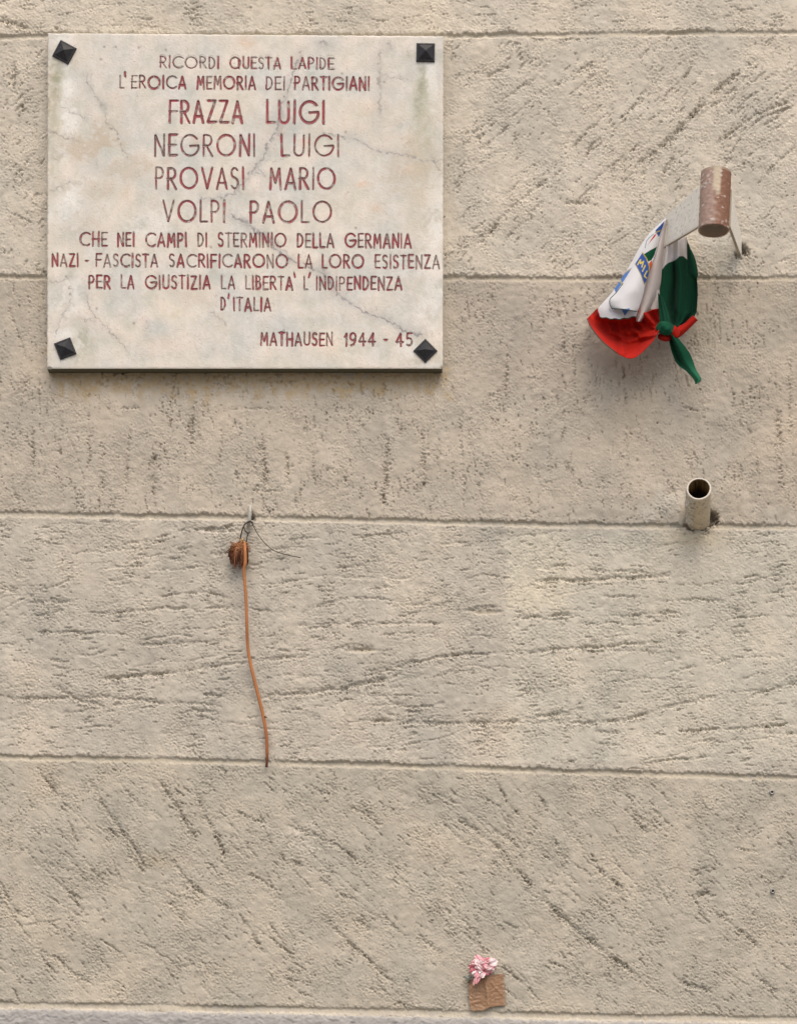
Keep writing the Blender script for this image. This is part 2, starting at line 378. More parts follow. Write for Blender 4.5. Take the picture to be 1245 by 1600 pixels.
RB = np.zeros(SH, np.float32)

def build_height():
    band = np.zeros(SH, int)
    for i in range(5): band += (GY > jy(i, GX[0])[None, :]).astype(int)
    BANDW = band
    # float grain: fine worm-like relief whose direction changes from band to band
    diag = fnoise(SH, PITCH, 2.4, 6.5, 1, -48, 1.5)
    vert = fnoise(SH, PITCH, 2.4, 6.5, 2, 84, 1.5)
    hori = fnoise(SH, PITCH, 2.4, 6.5, 3, -3, 1.8)
    dia2 = fnoise(SH, PITCH, 2.5, 7, 4, 40, 1.5)
    iso = fnoise(SH, PITCH, 2.2, 6, 5)
    grain = np.select([band == 0, band == 1, band == 2, band == 3, band == 4], [hori, diag, vert, hori, dia2], hori)
    grain = 0.62 * grain + 0.6 * iso
    amp = 0.82 + 0.36 * fnoise(SH, PITCH, 40, 220, 6)
    amp = np.clip(amp, 0.25, 1.6)
    amp *= np.select([band == 2, band == 4], [0.85, 1.08], 1.0)
    H = 0.46 * grain * amp
    H += 0.26 * fnoise(SH, PITCH, 12, 50, 7) + 0.9 * fnoise(SH, PITCH, 90, 420, 8)
    # scattered drag texture: sparse dark holes torn along the float direction
    S = np.zeros(SH, np.float32)
    dg = fnoise(SH, PITCH, 4.5, 26, 21, -48, 4.0); vt = fnoise(SH, PITCH, 4.5, 26, 22, 86, 4.5)
    hz = fnoise(SH, PITCH, 4.0, 24, 23, -4, 5.0); d2 = fnoise(SH, PITCH, 4.5, 26, 24, 42, 3.5)
    tear = np.select([band == 1, band == 2, band == 3, band == 4], [dg, vt, hz, d2], hz)
    dens = fnoise(SH, PITCH, 50, 240, 25)
    tear = tear + 0.55 * fnoise(SH, PITCH, 3.4, 9, 26) + 0.45 * dens
    H -= 2.5 * sstep(1.95, 2.9, tear)
    pit = fnoise(SH, PITCH, 3.6, 9, 27) + 0.5 * dens
    H -= 2.6 * sstep(2.35, 3.2, pit)
    # the marks one can pick out
    for k, (pts, w, d) in enumerate(STREAKS):
        stamp_streak(S, pts, w * 0.80, d * 1.32, 1000 + k)
        if w > 2.5:      # small torn holes beside the bigger ones
            r = np.random.default_rng(5000 + k)
            p = np.asarray(pts, float)
            for _ in range(int(np.hypot(*(p[-1] - p[0])) / 22) + 1):
                t = r.uniform(0, len(p) - 1); i = int(t); a = p[i] + (p[min(i + 1, len(p) - 1)] - p[i]) * (t - i)
                a = a + r.normal(0, 7, 2)
                dr = (p[-1] - p[0]) / (np.hypot(*(p[-1] - p[0])) + 1e-9)
                stamp_streak(S, [a, a + dr * r.uniform(5, 14)], r.uniform(1.2, 1.9), r.uniform(1.4, 2.6), 7000 + 31 * k + _, ridge=0.2)
    # long fine trowel scratches, many and faint
    r = np.random.default_rng(808)
    for b_, (ang, spread, cnt) in enumerate(((-6, 8, 14), (-44, 9, 62), (87, 6, 80), (-4, 6, 130), (46, 10, 150))):
        for _ in range(cnt):
            x0 = r.uniform(-120, 1380); yt = (-100 if b_ == 0 else jy(b_ - 1, x0) + 14); yb = jy(b_, x0) - 10
            y0 = r.uniform(yt, yb); a = math.radians(ang + r.normal(0, spread)); Ln = r.choice([26, 50, 90, 160, 230], p=[.25, .3, .25, .14, .06])
            cv = r.normal(0, 0.06) * Ln
            pts = [(x0 + math.cos(a) * f * Ln - math.sin(a) * cv * 4 * f * (1 - f), y0 + math.sin(a) * f * Ln + math.cos(a) * cv * 4 * f * (1 - f)) for f in (0, .25, .5, .75, 1)]
            pts = [p for p in pts if yt < p[1] < yb]
            if len(pts) > 1: stamp_streak(S, pts, r.uniform(1.0, 1.8), r.uniform(0.9, 2.6), 20000 + 400 * b_ + _, rough=1.1, ridge=0.3)
    brk = fnoise(SH, PITCH, 3.0, 11, 29)
    calm = (BANDW == 3)
    H += S * np.where(calm, 0.88 + 0.18 * iso + 0.28 * brk, 0.85 + 0.20 * iso + 0.45 * brk).clip(0, 2.0) + RG * (0.55 + 0.6 * iso) * np.where(calm, 1, 0.6)
    hole = sstep(0.15, 1.5, fnoise(SH, PITCH, 3.0, 9, 33) + 0.35 * brk)
    H += RB * (0.55 * iso - 0.25 - 1.7 * hole)
    # joints ruled into the wet plaster
    G = np.zeros(SH, np.float32)
    for i in range(5):
        rag = fnoise((8, SH[1]), PITCH, 5, 40, 40 + i)[0] * 0.7 + fnoise((8, SH[1]), PITCH, 60, 300, 50 + i)[0] * 0.5
        rag2 = fnoise((8, SH[1]), PITCH, 6, 60, 60 + i)[0] * 0.7
        t = GY - jy(i, gx)[None, :] + rag[None, :]
        tb = GY - jy(i, gx)[None, :] + rag2[None, :]
        wd = (7.6, 7.4, 8.6, 8.4, 11.0)[i]
        m = sstep(-1.6, 0.4, t) * (1 - sstep(wd - 3.5, wd + 0.5, tb))
        dep = 3.5 - 0.15 * np.clip(t, 0, 10) - 0.4 * sstep(0, 1.5, brk)
        fill = sstep(0.9, 2.0, fnoise((8, SH[1]), PITCH, 12, 120, 70 + i)[0])[None, :]    # crumbs left in the joint
        H = H * (1 - 0.85 * m) - dep * m * (1 - 0.45 * fill)
        H += 1.1 * np.exp(-((t + 4.5) / 3.0) ** 2) * np.clip(0.5 + 0.6 * rag, 0, 1.6)[None, :] * (0.8 + 0.4 * iso)
        G = np.maximum(G, m)
    # knocked-out holes beside the bracket and the pipe, pale chipped ledges
    for (x, y, rx, ry, d) in ((1162, 391, 6, 8, 16), (1152, 401, 6, 3, 6), (1114, 807, 7, 9, 22), (1106, 815, 7, 6, 14), (1076, 824, 9, 3, 6), (1098, 826, 9, 3, 5), (394, 806, 4, 6, 6)):
        H -= d * np.exp(-(((GX - x + 1.6 * brk) / rx) ** 2 + ((GY - y + 1.6 * iso - 0.5 * (GX - x)) / ry) ** 2) ** 2)
    for (x, y, rx, ry, d) in ((564, 1016, 24, 4.0, 2.8), (757, 956, 26, 4.2, 2.8), (345, 829, 30, 3.5, 2.2), (775, 1323, 8, 3.5, 2.2), (1098, 1396, 11, 4, 2.2)):
        H -= d * np.exp(-(((GX - x) / rx) ** 2 + ((GY - y) / ry) ** 2) ** 3)
    # mortar dabbed round the pipe and the bracket foot
    H += 5 * np.exp(-(((GX - 1052) / 20) ** 2 + ((GY - 795) / 24) ** 2) ** 1.5) + 3 * np.exp(-(((GX - 1140) / 26) ** 2 + ((GY - 775) / 26) ** 2) ** 1.5)
    H += 2.5 * np.exp(-(((GX - 1175) / 16) ** 2 + ((GY - 402) / 14) ** 2) ** 1.5)
    return H.astype(np.float32), G, band
HT, GROOVE, BAND = build_height()

def soft_rect(x0, x1, y0, y1, e=6, n=None, a=0):
    X = GX + (a * n if n is not None else 0); Y = GY + (a * n if n is not None else 0)
    return sstep(x0 - e, x0 + e, X) * (1 - sstep(x1 - e, x1 + e, X)) * sstep(y0 - e, y0 + e, Y) * (1 - sstep(y1 - e, y1 + e, Y))
def blob(x, y, rx, ry, p=1.0):
    return np.exp(-(((GX - x) / rx) ** 2 + ((GY - y) / ry) ** 2) ** p)

WALL_BASE = np.array([0.520, 0.477, 0.399])
def build_wall_colour():
    n1 = fnoise(SH, PITCH, 20, 90, 101); n2 = fnoise(SH, PITCH, 90, 500, 102); n3 = fnoise(SH, PITCH, 6, 25, 103)
    nv = fnoise(SH, PITCH, 14, 70, 104, 90, 5)
    C = np.ones(SH + (3,), np.float32) * WALL_BASE.astype(np.float32)
    k = 1 + 0.025 * n1 + 0.035 * n2 + 0.012 * n3 + 0.018 * nv
    C *= k[..., None]
    C *= 1 + 0.008 * np.stack([n2, 0 * n2, -n2], -1)
    def tint(mask, rgb): 
        nonlocal C
        C = C * (1 + mask[..., None] * (np.asarray(rgb, np.float32) - 1))
    def over(mask, rgb):
        nonlocal C
        C = C * (1 - mask[..., None]) + mask[..., None] * np.asarray(rgb, np.float32)
    b = BAND
    tint((b == 1) * 1.0, (0.985, 0.98, 0.97)); tint((b == 0) * 1.0, (1.03, 1.02, 1.0))  # band tones: paint patchwork plus lighting falloff put into the colour
    tint((b == 2) * 1.0, (0.83, 0.81, 0.79)); tint((b == 3) * 1.0, (0.885, 0.885, 0.88)); tint((b == 4) * 1.0, (0.83, 0.825, 0.80))
    # overpainted rectangles
    tint(soft_rect(791, 1300, 832, 1190, 3, n1, 1.5) * (b == 3), (1.075, 1.09, 1.08))
    tint(soft_rect(792, 890, 834, 955, 10, n1, 6), (1.06, 1.055, 1.03))
    tint(soft_rect(605, 690, 835, 950, 10, n1, 10), (1.06, 1.05, 1.03))
    tint(soft_rect(700, 900, 442, 620, 30, n1, 14) * (b == 2), (0.93, 0.92, 0.93))
    tint(soft_rect(1140, 1400, 440, 800, 30, n1, 14) * (b == 2), (0.96, 0.95, 0.94))
    tint(soft_rect(1090, 1152, 352, 428, 7, n1, 4), (0.94, 0.97, 1.0))
    tint(soft_rect(1000, 1066, 772, 812, 12, n1, 6), (0.98, 1.02, 1.06))
    tint(soft_rect(690, 760, 490, 620, 25, n1, 10), (1.06, 1.06, 1.05)); tint(blob(985, 620, 45, 60), (1.06, 1.03, 0.98))
    tint(blob(1095, 515, 35, 40), (1.05, 1.03, 0.98))
    tint(blob(170, 640, 70, 60) * (b == 2), (1.06, 1.055, 1.05)); tint(blob(30, 540, 45, 160), (0.97, 0.97, 0.97))
    tint(soft_rect(300, 480, 740, 802, 20, n1, 12), (1.06, 1.06, 1.05))
    # rust-yellow wash below the slab and the pipe (old drips, part of the surface)
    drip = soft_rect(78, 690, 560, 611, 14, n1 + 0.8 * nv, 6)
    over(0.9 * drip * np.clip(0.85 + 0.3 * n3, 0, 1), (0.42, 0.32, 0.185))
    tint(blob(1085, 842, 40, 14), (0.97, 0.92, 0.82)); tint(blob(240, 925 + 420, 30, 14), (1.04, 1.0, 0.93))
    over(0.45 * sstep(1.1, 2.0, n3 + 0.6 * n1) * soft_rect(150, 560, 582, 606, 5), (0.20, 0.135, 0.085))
    # pale scuffs
    for (x, y, rx, ry, a) in ((480, 1312, 42, 20, .5), (345, 828, 40, 8, .4), (900, 775, 2.5, 5, .7), (420, 800, 60, 18, .25), (240, 1065, 30, 14, .25), (640, 900, 50, 30, .22), (590, 925, 34, 18, .22), (215, 1345, 14, 6, .3), (415, 1290, 12, 7, .35), (1040, 1160, 60, 22, .2)):
        over(a * blob(x, y, rx, ry, 1.5) * sstep(-0.6, 1.2, n3 + 0.5 * n1), (0.66, 0.60, 0.51))
    # thin cream coat on the floor of the joints, ledge chips
    over(0.6 * GROOVE * np.clip(0.8 + 0.3 * n1, 0.2, 1), (0.485, 0.43, 0.325))
    for (x, y, rx, ry) in ((570, 1016, 16, 4), (757, 957, 24, 4)): over(0.7 * blob(x, y, rx, ry, 3), (0.50, 0.44, 0.335))
    # mould and soot specks lodged in the torn plaster; holes and pipe foot coloured darker
    sp = sstep(1.9, 2.7, fnoise(SH, PITCH, 3.2, 8, 110) + 0.6 * n1)
    over(0.4 * sp, (0.17, 0.145, 0.11))
    over(0.5 * blob(1163, 391, 6, 8, 2), (0.25, 0.20, 0.17)); over(0.5 * blob(1113, 808, 8, 9, 2), (0.22, 0.18, 0.13))
    over(0.5 * blob(1088, 826, 22, 4, 2), (0.16, 0.13, 0.09))
    over(0.3 * blob(1225, 1345, 30, 50) * sstep(0, 1.5, n3), (0.30, 0.25, 0.18))
    over(0.25 * soft_rect(1085, 1150, 358, 425, 8) * sstep(0.8, 1.5, fnoise(SH, PITCH, 4, 30, 111, 100, 6)), (0.62, 0.60, 0.54))
    return np.clip(C, 0.01, 0.9)
WC = build_wall_colour()

def axis_coords(dense, lo, hi, step0, step1):
    """Dense coordinates plus ever coarser ones out to lo and hi; also the mirrored index into the dense field."""
    a, b = dense[0], dense[-1]
    def grow(start, end, sgn):
        out = []; s = step0; p = start
        while (end - p) * sgn > 0:
            p += sgn * s; s = min(s * 1.25, step1); out.append(p)
        return out
    left = grow(a, lo, -1)[::-1]; right = grow(b, hi, 1)
    c = np.concatenate([left, dense, right])
    w = b - a
    q = np.abs((c - a))                      # mirror about the first edge
    q = q % (2 * w); q = np.where(q > w, 2 * w - q, q)
    idx = np.clip(np.rint(q / PITCH).astype(int), 0, len(dense) - 1)
    return c, idx

def build_wall():
    root = empty("rendered_wall", (0, 0, 0), "beige rough-plastered house wall ruled with horizontal joints, grey painted foot", "wall")
    cx, ix = axis_coords(gx, -1900, 3150, 2, 26)
    ny = np.searchsorted(gy, 1618)
    cy, iy = axis_coords(gy, -1500, 0, 2, 5)
    keep = cy <= 1618; cy, iy = cy[keep], iy[keep]
    H = HT[np.ix_(iy, ix)] / 1000; Cc = WC[np.ix_(iy, ix)]
    X, Y = np.meshgrid(cx, cy)
    P = np.stack([(X - 622.5) / 1000, -H, CAMZ + RISE + (800 - Y) / 1000], -1)
    # returns at the outer border give the wall its thickness
    def padb(A):
        A = np.concatenate([A[:1], A, A[-1:]], 0); return np.concatenate([A[:, :1], A, A[:, -1:]], 1)
    P = padb(P); Cc = padb(Cc)
    P[0, :, 1] = P[-1, :, 1] = P[:, 0, 1] = P[:, -1, 1] = 0.3
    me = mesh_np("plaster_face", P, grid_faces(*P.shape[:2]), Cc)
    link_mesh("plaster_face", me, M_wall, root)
    # painted foot of the wall, standing 3 mm proud below the last joint
    ctop = np.interp(cx, [-2000, 0, 310, 620, 900, 1245, 3200], [1560, 1576, 1582, 1588, 1595, 1600.5, 1612])
    rag = fnoise((8, len(gx)), PITCH, 6, 50, 300)[0] * 1.3 + fnoise((8, len(gx)), PITCH, 40, 300, 301)[0] * 0.9
    rag = rag * 0.6
    ctop = ctop + rag[ix]
    dz = np.concatenate([np.arange(0, 130, 1.4), 130 + np.cumsum(np.geomspace(2, 60, 40))])
    zbot = 2568 - 0
    dz = dz[dz < 1500]
    rows = []; n = (len(dz), len(gx))
    Hn = (0.30 * fnoise((200, SH[1]), PITCH, 3.4, 9, 310, -4, 2) + 0.35 * fnoise((200, SH[1]), PITCH, 10, 50, 311, 0, 2) - 1.6 * sstep(1.9, 2.6, fnoise((200, SH[1]), PITCH, 4, 14, 312, 0, 4)))
    Cn = 1 + 0.05 * fnoise((200, SH[1]), PITCH, 8, 60, 313, 0, 2.5)
    base = np.array([0.355, 0.342, 0.322])
    P = []; CC = []
    for k, d in enumerate(dz):
        hrow = Hn[min(k, 199)][ix]
        edge = 2.2 * (1 - math.exp(-d / 3.0))
        y = -(hrow + 1.0 + edge) / 1000
        z = CAMZ + RISE + (800 - (ctop + d)) / 1000
        P.append(np.stack([(cx - 622.5) / 1000, y, z], -1))
        edgec = math.exp(-d / 2.5)
        col = base * Cn[min(k, 199)][ix][:, None]
        CC.append(col * (1 - 0.6 * edgec) + 0.6 * edgec * np.array([0.45, 0.42, 0.36]))
    last = P[-1].copy(); last[:, 2] = 0.0; P.append(last); CC.append(CC[-1])
    first = P[0].copy(); first[:, 1] += 0.02; first[:, 2] += 0.001
    P = np.array([first] + P); CC = np.array([CC[0]] + CC)
    P = np.concatenate([P[:, :1], P, P[:, -1:]], 1); CC = np.concatenate([CC[:, :1], CC, CC[:, -1:]], 1)
    P[:, 0, 1] = P[:, -1, 1] = 0.3
    o = link_mesh("plinth", mesh_np("plinth", P, grid_faces(*P.shape[:2]), CC), M_plinth, root)
    o['label'] = "grey painted foot of the wall"
build_wall()

# ------------------------------------------------------------------ marble plaque with carved lettering
PD = 0.024           # slab front stands this far out of the wall
SL, SR, ST, SB = 74.6, 692.4, 54.0, 576.3
def arc(cx, cy, rx, ry, a0, a1, n=18):
    a = np.radians(np.linspace(a0, a1, n)); return [(cx + rx * math.cos(t), cy + ry * math.sin(t)) for t in a]
GL = {  # glyph: (width, strokes), cap height 1, y up
 'A': (.58, [[(0, 0), (.29, 1), (.58, 0)], [(.10, .28), (.48, .28)]]),
 'B': (.40, [[(0, 0), (0, 1)], [(0, 1), (.16, 1)] + arc(.16, .77, .20, .23, 90, -90, 10) + [(0, .54)], [(0, .54), (.18, .54)] + arc(.18, .27, .22, .27, 90, -90, 10) + [(0, 0)]]),
 'C': (.78, [arc(.5, .5, .5, .5, 52, 308, 24)]),
 'D': (.46, [[(0, 0), (0, 1), (.08, 1)] + arc(.08, .5, .38, .5, 90, -90, 14) + [(0, 0)]]),
 'E': (.40, [[(.40, 1), (0, 1), (0, 0), (.40, 0)], [(0, .5), (.34, .5)]]),
 'F': (.44, [[(.44, 1), (0, 1), (0, 0)], [(0, .5), (.40, .5)]]),
 'G': (.96, [arc(.5, .5, .5, .5, 42, 350, 30) + [(.97, .5), (.48, .47)]]),
 'H': (.50, [[(0, 0), (0, 1)], [(.5, 0), (.5, 1)], [(0, .5), (.5, .5)]]),
 'I': (.02, [[(.01, 0), (.01, 1)]]),
 'L': (.36, [[(0, 1), (0, 0), (.36, 0)]]),
 'M': (.62, [[(0, 0), (.07, 1), (.31, .30), (.55, 1), (.62, 0)]]),
 'N': (.50, [[(0, 0), (0, 1), (.5, 0), (.5, 1)]]),
 'O': (1.0, [arc(.5, .5, .5, .5, 90, 450, 32)]),
 'P': (.42, [[(0, 0), (0, 1), (.18, 1)] + arc(.18, .73, .24, .27, 90, -90, 12) + [(0, .46)]]),
 'Q': (.96, [arc(.48, .5, .48, .5, 90, 450, 30), [(.80, .66), (.84, .0)]]),
 'R': (.48, [[(0, 0), (0, 1), (.18, 1)] + arc(.18, .74, .26, .26, 90, -90, 12) + [(0, .48)], [(.16, .48), (.48, 0)]]),
 'S': (.40, [arc(.21, .76, .19, .24, 40, 225, 12) + arc(.19, .26, .21, .26, 62, -140, 14)]),
 'T': (.44, [[(0, 1), (.44, 1)], [(.22, 1), (.22, 0)]]),
 'U': (.50, [[(0, 1), (0, .26)] + arc(.25, .26, .25, .26, 180, 360, 14) + [(.5, 1)]]),
 'V': (.60, [[(0, 1), (.30, 0), (.60, 1)]]),
 'Z': (.48, [[(.02, 1), (.46, 1), (0, 0), (.48, 0)]]),
 '1': (.14, [[(0, .74), (.13, 1), (.13, 0)]]),
 '9': (.46, [arc(.23, .70, .23, .30, -20, 340, 20), [(.46, .70), (.44, .40), (.30, .08), (.10, .0)]]),
 '4': (.50, [[(.36, 0), (.36, 1), (0, .30), (.50, .30)]]),
 '5': (.42, [[(.40, 1), (.06, 1), (.04, .56)] + arc(.18, .30, .24, .30, 95, -130, 14)]),
 '-': (.22, [[(0, .48), (.22, .48)]]),
}
# line: part label word list, (cap top left, base left, cap top right, base right, x left, x right), stroke, words (text, x0, x1)
LINES = [
 (86.3, 104.8, 87.4, 106.4, 3.3, [("RICORDI", 249.8, 342), ("QUESTA", 358.5, 438.6), ("LAPIDE", 454.5, 521.3)]),
 (118.6, 137.6, 121, 140.6, 3.4, [("L", 187, 193.5), ("'", 195.3, 196), ("EROICA", 205.2, 291), ("MEMORIA", 307.5, 399.6), ("DEI", 415, 445), ("PARTIGIANI", 459.6, 577)]),
 (157.6, 190.8, 158.8, 192, 4.4, [("FRAZZA", 264, 379.4), ("LUIGI", 416.4, 507)]),
 (210.4, 242.6, 212, 243.8, 4.0, [("NEGRONI", 241.6, 398.8), ("LUIGI", 439.4, 530)]),
 (262.4, 294.2, 263.6, 295.2, 4.0, [("PROVASI", 243, 381.8), ("MARIO", 421.4, 524.4)]),
 (314.4, 346.4, 315.6, 347.8, 4.0, [("VOLPI", 254.2, 351.8), ("PAOLO", 390.8, 518.4)]),
 (364, 384, 366.2, 386.8, 3.3, [("CHE", 125, 168.2), ("NEI", 183.8, 210.4), ("CAMPI", 227.7, 292.3), ("DI", 309, 324), ("STERMINIO", 341, 447.4), ("DELLA", 464.3, 522.2), ("GERMANIA", 538.7, 642.7)]),
 (397.3, 416, 399.3, 419.5, 3.3, [("NAZI", 81.6, 123.3), ("-", 134.3, 138.6), ("FASCISTA", 150, 247.3), ("SACRIFICARONO", 264.6, 450.2), ("LA", 465.8, 488.2), ("LORO", 503.2, 568.7), ("ESISTENZA", 585.7, 687)]),
 (430.8, 450.2, 433.5, 453, 3.3, [("PER", 139, 173), ("LA", 189.5, 210.3), ("GIUSTIZIA", 227.3, 329.2), ("LA", 345.8, 367.6), ("LIBERTA", 384, 458), ("'", 459.8, 461), ("L", 474.5, 481), ("'", 484.6, 482.8), ("INDIPENDENZA", 494, 628.2)]),
 (465.6, 484.6, 466, 485.6, 3.3, [("D", 345.2, 353), ("'", 358, 357.2), ("ITALIA", 365, 424)]),
 (520.3, 539.3, 521.6, 540.6, 3.4, [("MATHAUSEN", 407.2, 520.2), ("1944", 538, 586.4), ("-", 599.8, 605.4), ("45", 618.4, 644.6)]),
]
WORN = {0: "RCOD", 1: "CEL", 3: "INUG", 4: "PS", 5: "VL", 6: "DTE", 7: "NSCA", 8: "L", 10: "N"}

sp = 0.8
sx = np.arange(SL, SR + 0.01, sp); sy = np.arange(ST - 4, SB + 0.01, sp)
PXs, PYs = np.meshgrid(sx, sy)
SDIST = np.full(PXs.shape, 99.0, np.float32)

def carve(pts, hw):
    for (x, y) in pts:
        j, i = int((x - sx[0]) / sp), int((y - sy[0]) / sp)
        R = int(hw / sp) + 3
        i0, i1, j0, j1 = max(i - R, 0), min(i + R + 1, len(sy)), max(j - R, 0), min(j + R + 1, len(sx))
        if i0 >= i1 or j0 >= j1: continue
        d = np.hypot(sx[j0:j1][None, :] - x, sy[i0:i1][:, None] - y) - hw
        SDIST[i0:i1, j0:j1] = np.minimum(SDIST[i0:i1, j0:j1], d)

def build_plaque():
    root = empty("marble_plaque", W((SL + SR) / 2, SB, 0), "cream veined marble memorial plaque with carved red Italian inscription", "plaque")
    r = np.random.default_rng(77)
    red = np.array([0.295, 0.070, 0.080]); grime = np.array([0.165, 0.130, 0.118]); bare = np.array([0.38, 0.33, 0.29])
    for li, (t0, b0, t1, b1, sw, words) in enumerate(LINES):
        xa, xb = words[0][1], words[-1][2]
        for (txt, x0, x1) in words:
            mb = MB()
            f = lambda x: (x - xa) / (xb - xa)
            jobs = []
            if txt == "'":
                top = t0 + (t1 - t0) * f(x0)
                jobs.append((txt, [[(x0, top - 5.5), (x1, top + 0.5)]]))
            else:
                gap = 0.30
                total = sum(GL[c][0] for c in txt) + gap * (len(txt) - 1)
                # round letters keep their circle; the spaces and narrow letters take up the slack
                h = (b0 - t0)
                k = (x1 - x0 - sw * 0.6) / total if total > 0.1 else h
                x = x0 + sw * 0.3
                for c in txt:
                    w, strokes = GL[c]
                    top = t0 + (t1 - t0) * f(x); bot = b0 + (b1 - b0) * f(x)
                    tilt = r.normal(0, 0.012); jit = r.normal(0, 0.35)
                    ss = []
                    for s in strokes:
                        ss.append([(x + px * k + tilt * py * h, bot - (bot - top) * py + jit) for px, py in s])
                    jobs.append((c, ss)); x += (w + gap) * k
            for (c, ss) in jobs:
                wornness = 0.16 + 0.46 * r.random() ** 1.8
                if c in WORN.get(li, "") and r.random() < 0.8: wornness = r.uniform(0.55, 0.95)
                gcol = grime if r.random() < 0.65 else bare * 0.75
                for s in ss:
                    p = np.asarray(s, float)
                    seg = np.hypot(*np.diff(p, axis=0).T); L = seg.sum(); cum = np.concatenate([[0], np.cumsum(seg)])
                    n = max(5, int(L / 0.9)); t = np.linspace(0, L, n)
                    # keep corners: merge the corner parameters in
                    t = np.unique(np.concatenate([t, cum]))
                    q = np.stack([np.interp(t, cum, p[:, 0]), np.interp(t, cum, p[:, 1])], -1)
                    n = len(q)
                    wl = np.convolve(r.standard_normal(n + 10), np.ones(11) / 3.3, 'valid')[:n]
                    hw = sw / 2 * (0.94 + 0.11 * wl) * (0.82 if wornness > 0.5 else 1.0)
                    T = np.gradient(q, axis=0); T /= np.hypot(T[:, 0], T[:, 1])[:, None] + 1e-9
                    Nn = np.stack([-T[:, 1], T[:, 0]], -1)
                    # ends run on a little and narrow like a chisel stop
                    if np.hypot(*(p[0] - p[-1])) > 0.5:
                        q = np.vstack([q[:1] - T[:1] * sw * 0.32, q, q[-1:] + T[-1:] * sw * 0.32])
                        Nn = np.vstack([Nn[:1], Nn, Nn[-1:]]); hw = np.concatenate([[hw[0] * 0.45], hw, [hw[-1] * 0.45]])
                        wl = np.concatenate([wl[:1], wl, wl[-1:]])
                    carve(q, float(hw.mean()) * 0.93)
                    Lp = q + Nn * hw[:, None]; Rp = q - Nn * hw[:, None]
                    m1 = q + Nn * hw[:, None] * 0.5; m2 = q - Nn * hw[:, None] * 0.5
                    zl = np.full(len(q), PD + 0.00018)
                    G = np.stack([Wn(Lp[:, 0], Lp[:, 1], zl), Wn(m1[:, 0], m1[:, 1], zl - 0.0006), Wn(q[:, 0], q[:, 1], zl - 0.0011), Wn(m2[:, 0], m2[:, 1], zl - 0.0006), Wn(Rp[:, 0], Rp[:, 1], zl)], 1)
                    # orientation: make the sheet look at -Y
                    w1 = np.convolve(r.standard_normal(len(q) + 6), np.ones(7) / 2.6, 'valid')[:len(q)]
                    fade = np.clip(wornness + 0.34 * w1, 0, 1)
                    cc = np.zeros((len(q), 5, 3))
                    for j in range(5):
                        ff = np.clip(fade + (0.10 if j in (0, 4) else -0.03) + 0.12 * r.standard_normal(len(q)), 0, 1)[:, None]
                        cc[:, j] = red * (1 - ff) + gcol * ff
                        lost = np.clip((w1 + 0.5 * r.standard_normal(len(q)) - 1.1) * 1.5 + (wornness - 0.4), 0, 0.85)[:, None]
                        cc[:, j] = cc[:, j] * (1 - lost) + bare * lost
                        cc[:, j] *= (0.9 + 0.25 * r.random(len(q)))[:, None]
                    mb.grid(G[:, ::-1] if False else G, cc.reshape(-1, 3))
            mb.build("carved_word" if len(txt) > 1 or txt.isalpha() else "carved_mark", M_letter, root)
    # slab front
    n1 = fnoise(PXs.shape, sp, 30, 140, 401); n2 = fnoise(PXs.shape, sp, 8, 40, 402); n3 = fnoise(PXs.shape, sp, 60, 300, 403); n4 = fnoise(PXs.shape, sp, 3, 9, 404)
    nv = fnoise(PXs.shape, sp, 8, 40, 405, 90, 5)
    X = PXs + 1.5 * n2 + 0.45 * n4; Y = PYs + 1.5 * fnoise(PXs.shape, sp, 8, 40, 406) + 0.45 * fnoise(PXs.shape, sp, 3, 9, 407)
    C = np.ones(PXs.shape + (3,)) * np.array([0.590, 0.560, 0.492])
    C *= (1 + 0.035 * n1 + 0.02 * n2 + 0.02 * n3 + 0.010 * nv)[..., None]
    C *= 1 + 0.02 * np.stack([n3, 0 * n3, -n3], -1) + 0.012 * np.stack([n1, -0.2 * n1, 0 * n1], -1)
    def over(m, rgb):
        nonlocal C
        C = C * (1 - m[..., None]) + m[..., None] * np.asarray(rgb)
    g = lambda x, y, rx, ry, p=1.0: np.exp(-(((X - x) / rx) ** 2 + ((Y - y) / ry) ** 2) ** p)
    # milky and buff clouds of the stone
    for (x, y, rx, ry, a) in ((110, 190, 22, 30, .6), (95, 145, 18, 22, .6), (100, 330, 30, 40, .45), (90, 240, 20, 20, .4), (120, 300, 22, 18, .4), (230, 350, 40, 20, .2), (680, 320, 14, 60, .5), (672, 130, 10, 50, .5), (110, 465, 24, 30, .35), (675, 430, 20, 90, .3), (300, 470, 60, 30, .15)):
        over(np.clip(1.25 * a * sstep(0.25, 0.8, g(x, y, 1.1 * rx, 1.1 * ry) * (1 + 0.25 * n1 + 0.2 * n2)), 0, 1), (0.74, 0.73, 0.675))
    for (x, y, rx, ry, a) in ((150, 225, 50, 26, .5), (200, 265, 40, 20, .35), (160, 300, 36, 16, .3), (640, 270, 40, 40, .35), (655, 220, 18, 50, .3), (85, 150, 9, 50, .45), (300, 460, 50, 24, .2), (120, 360, 40, 26, .25), (170, 200, 24, 60, .2), (450, 200, 60, 20, .15), (590, 190, 50, 30, .15)):
        over(np.clip(1.35 * a * sstep(0.22, 0.85, g(x, y, 1.15 * rx, 1.15 * ry) * (1 + 0.30 * n1 + 0.22 * n2)), 0, 0.85), (0.46, 0.39, 0.29))
    for (x, y, rx, ry, a) in ((385, 62, 12, 10, .55), (566, 288, 7, 5, .75), (588, 325, 10, 7, .4), (305, 222, 9, 7, .35), (439, 203, 4, 5, .5), (476, 225, 8, 8, .3), (262, 255, 12, 10, .25), (640, 265, 12, 8, .35), (250, 535, 26, 14, .25), (300, 455, 18, 18, .2)):
        over(a * g(x, y, rx, ry), (0.66, 0.44, 0.29))
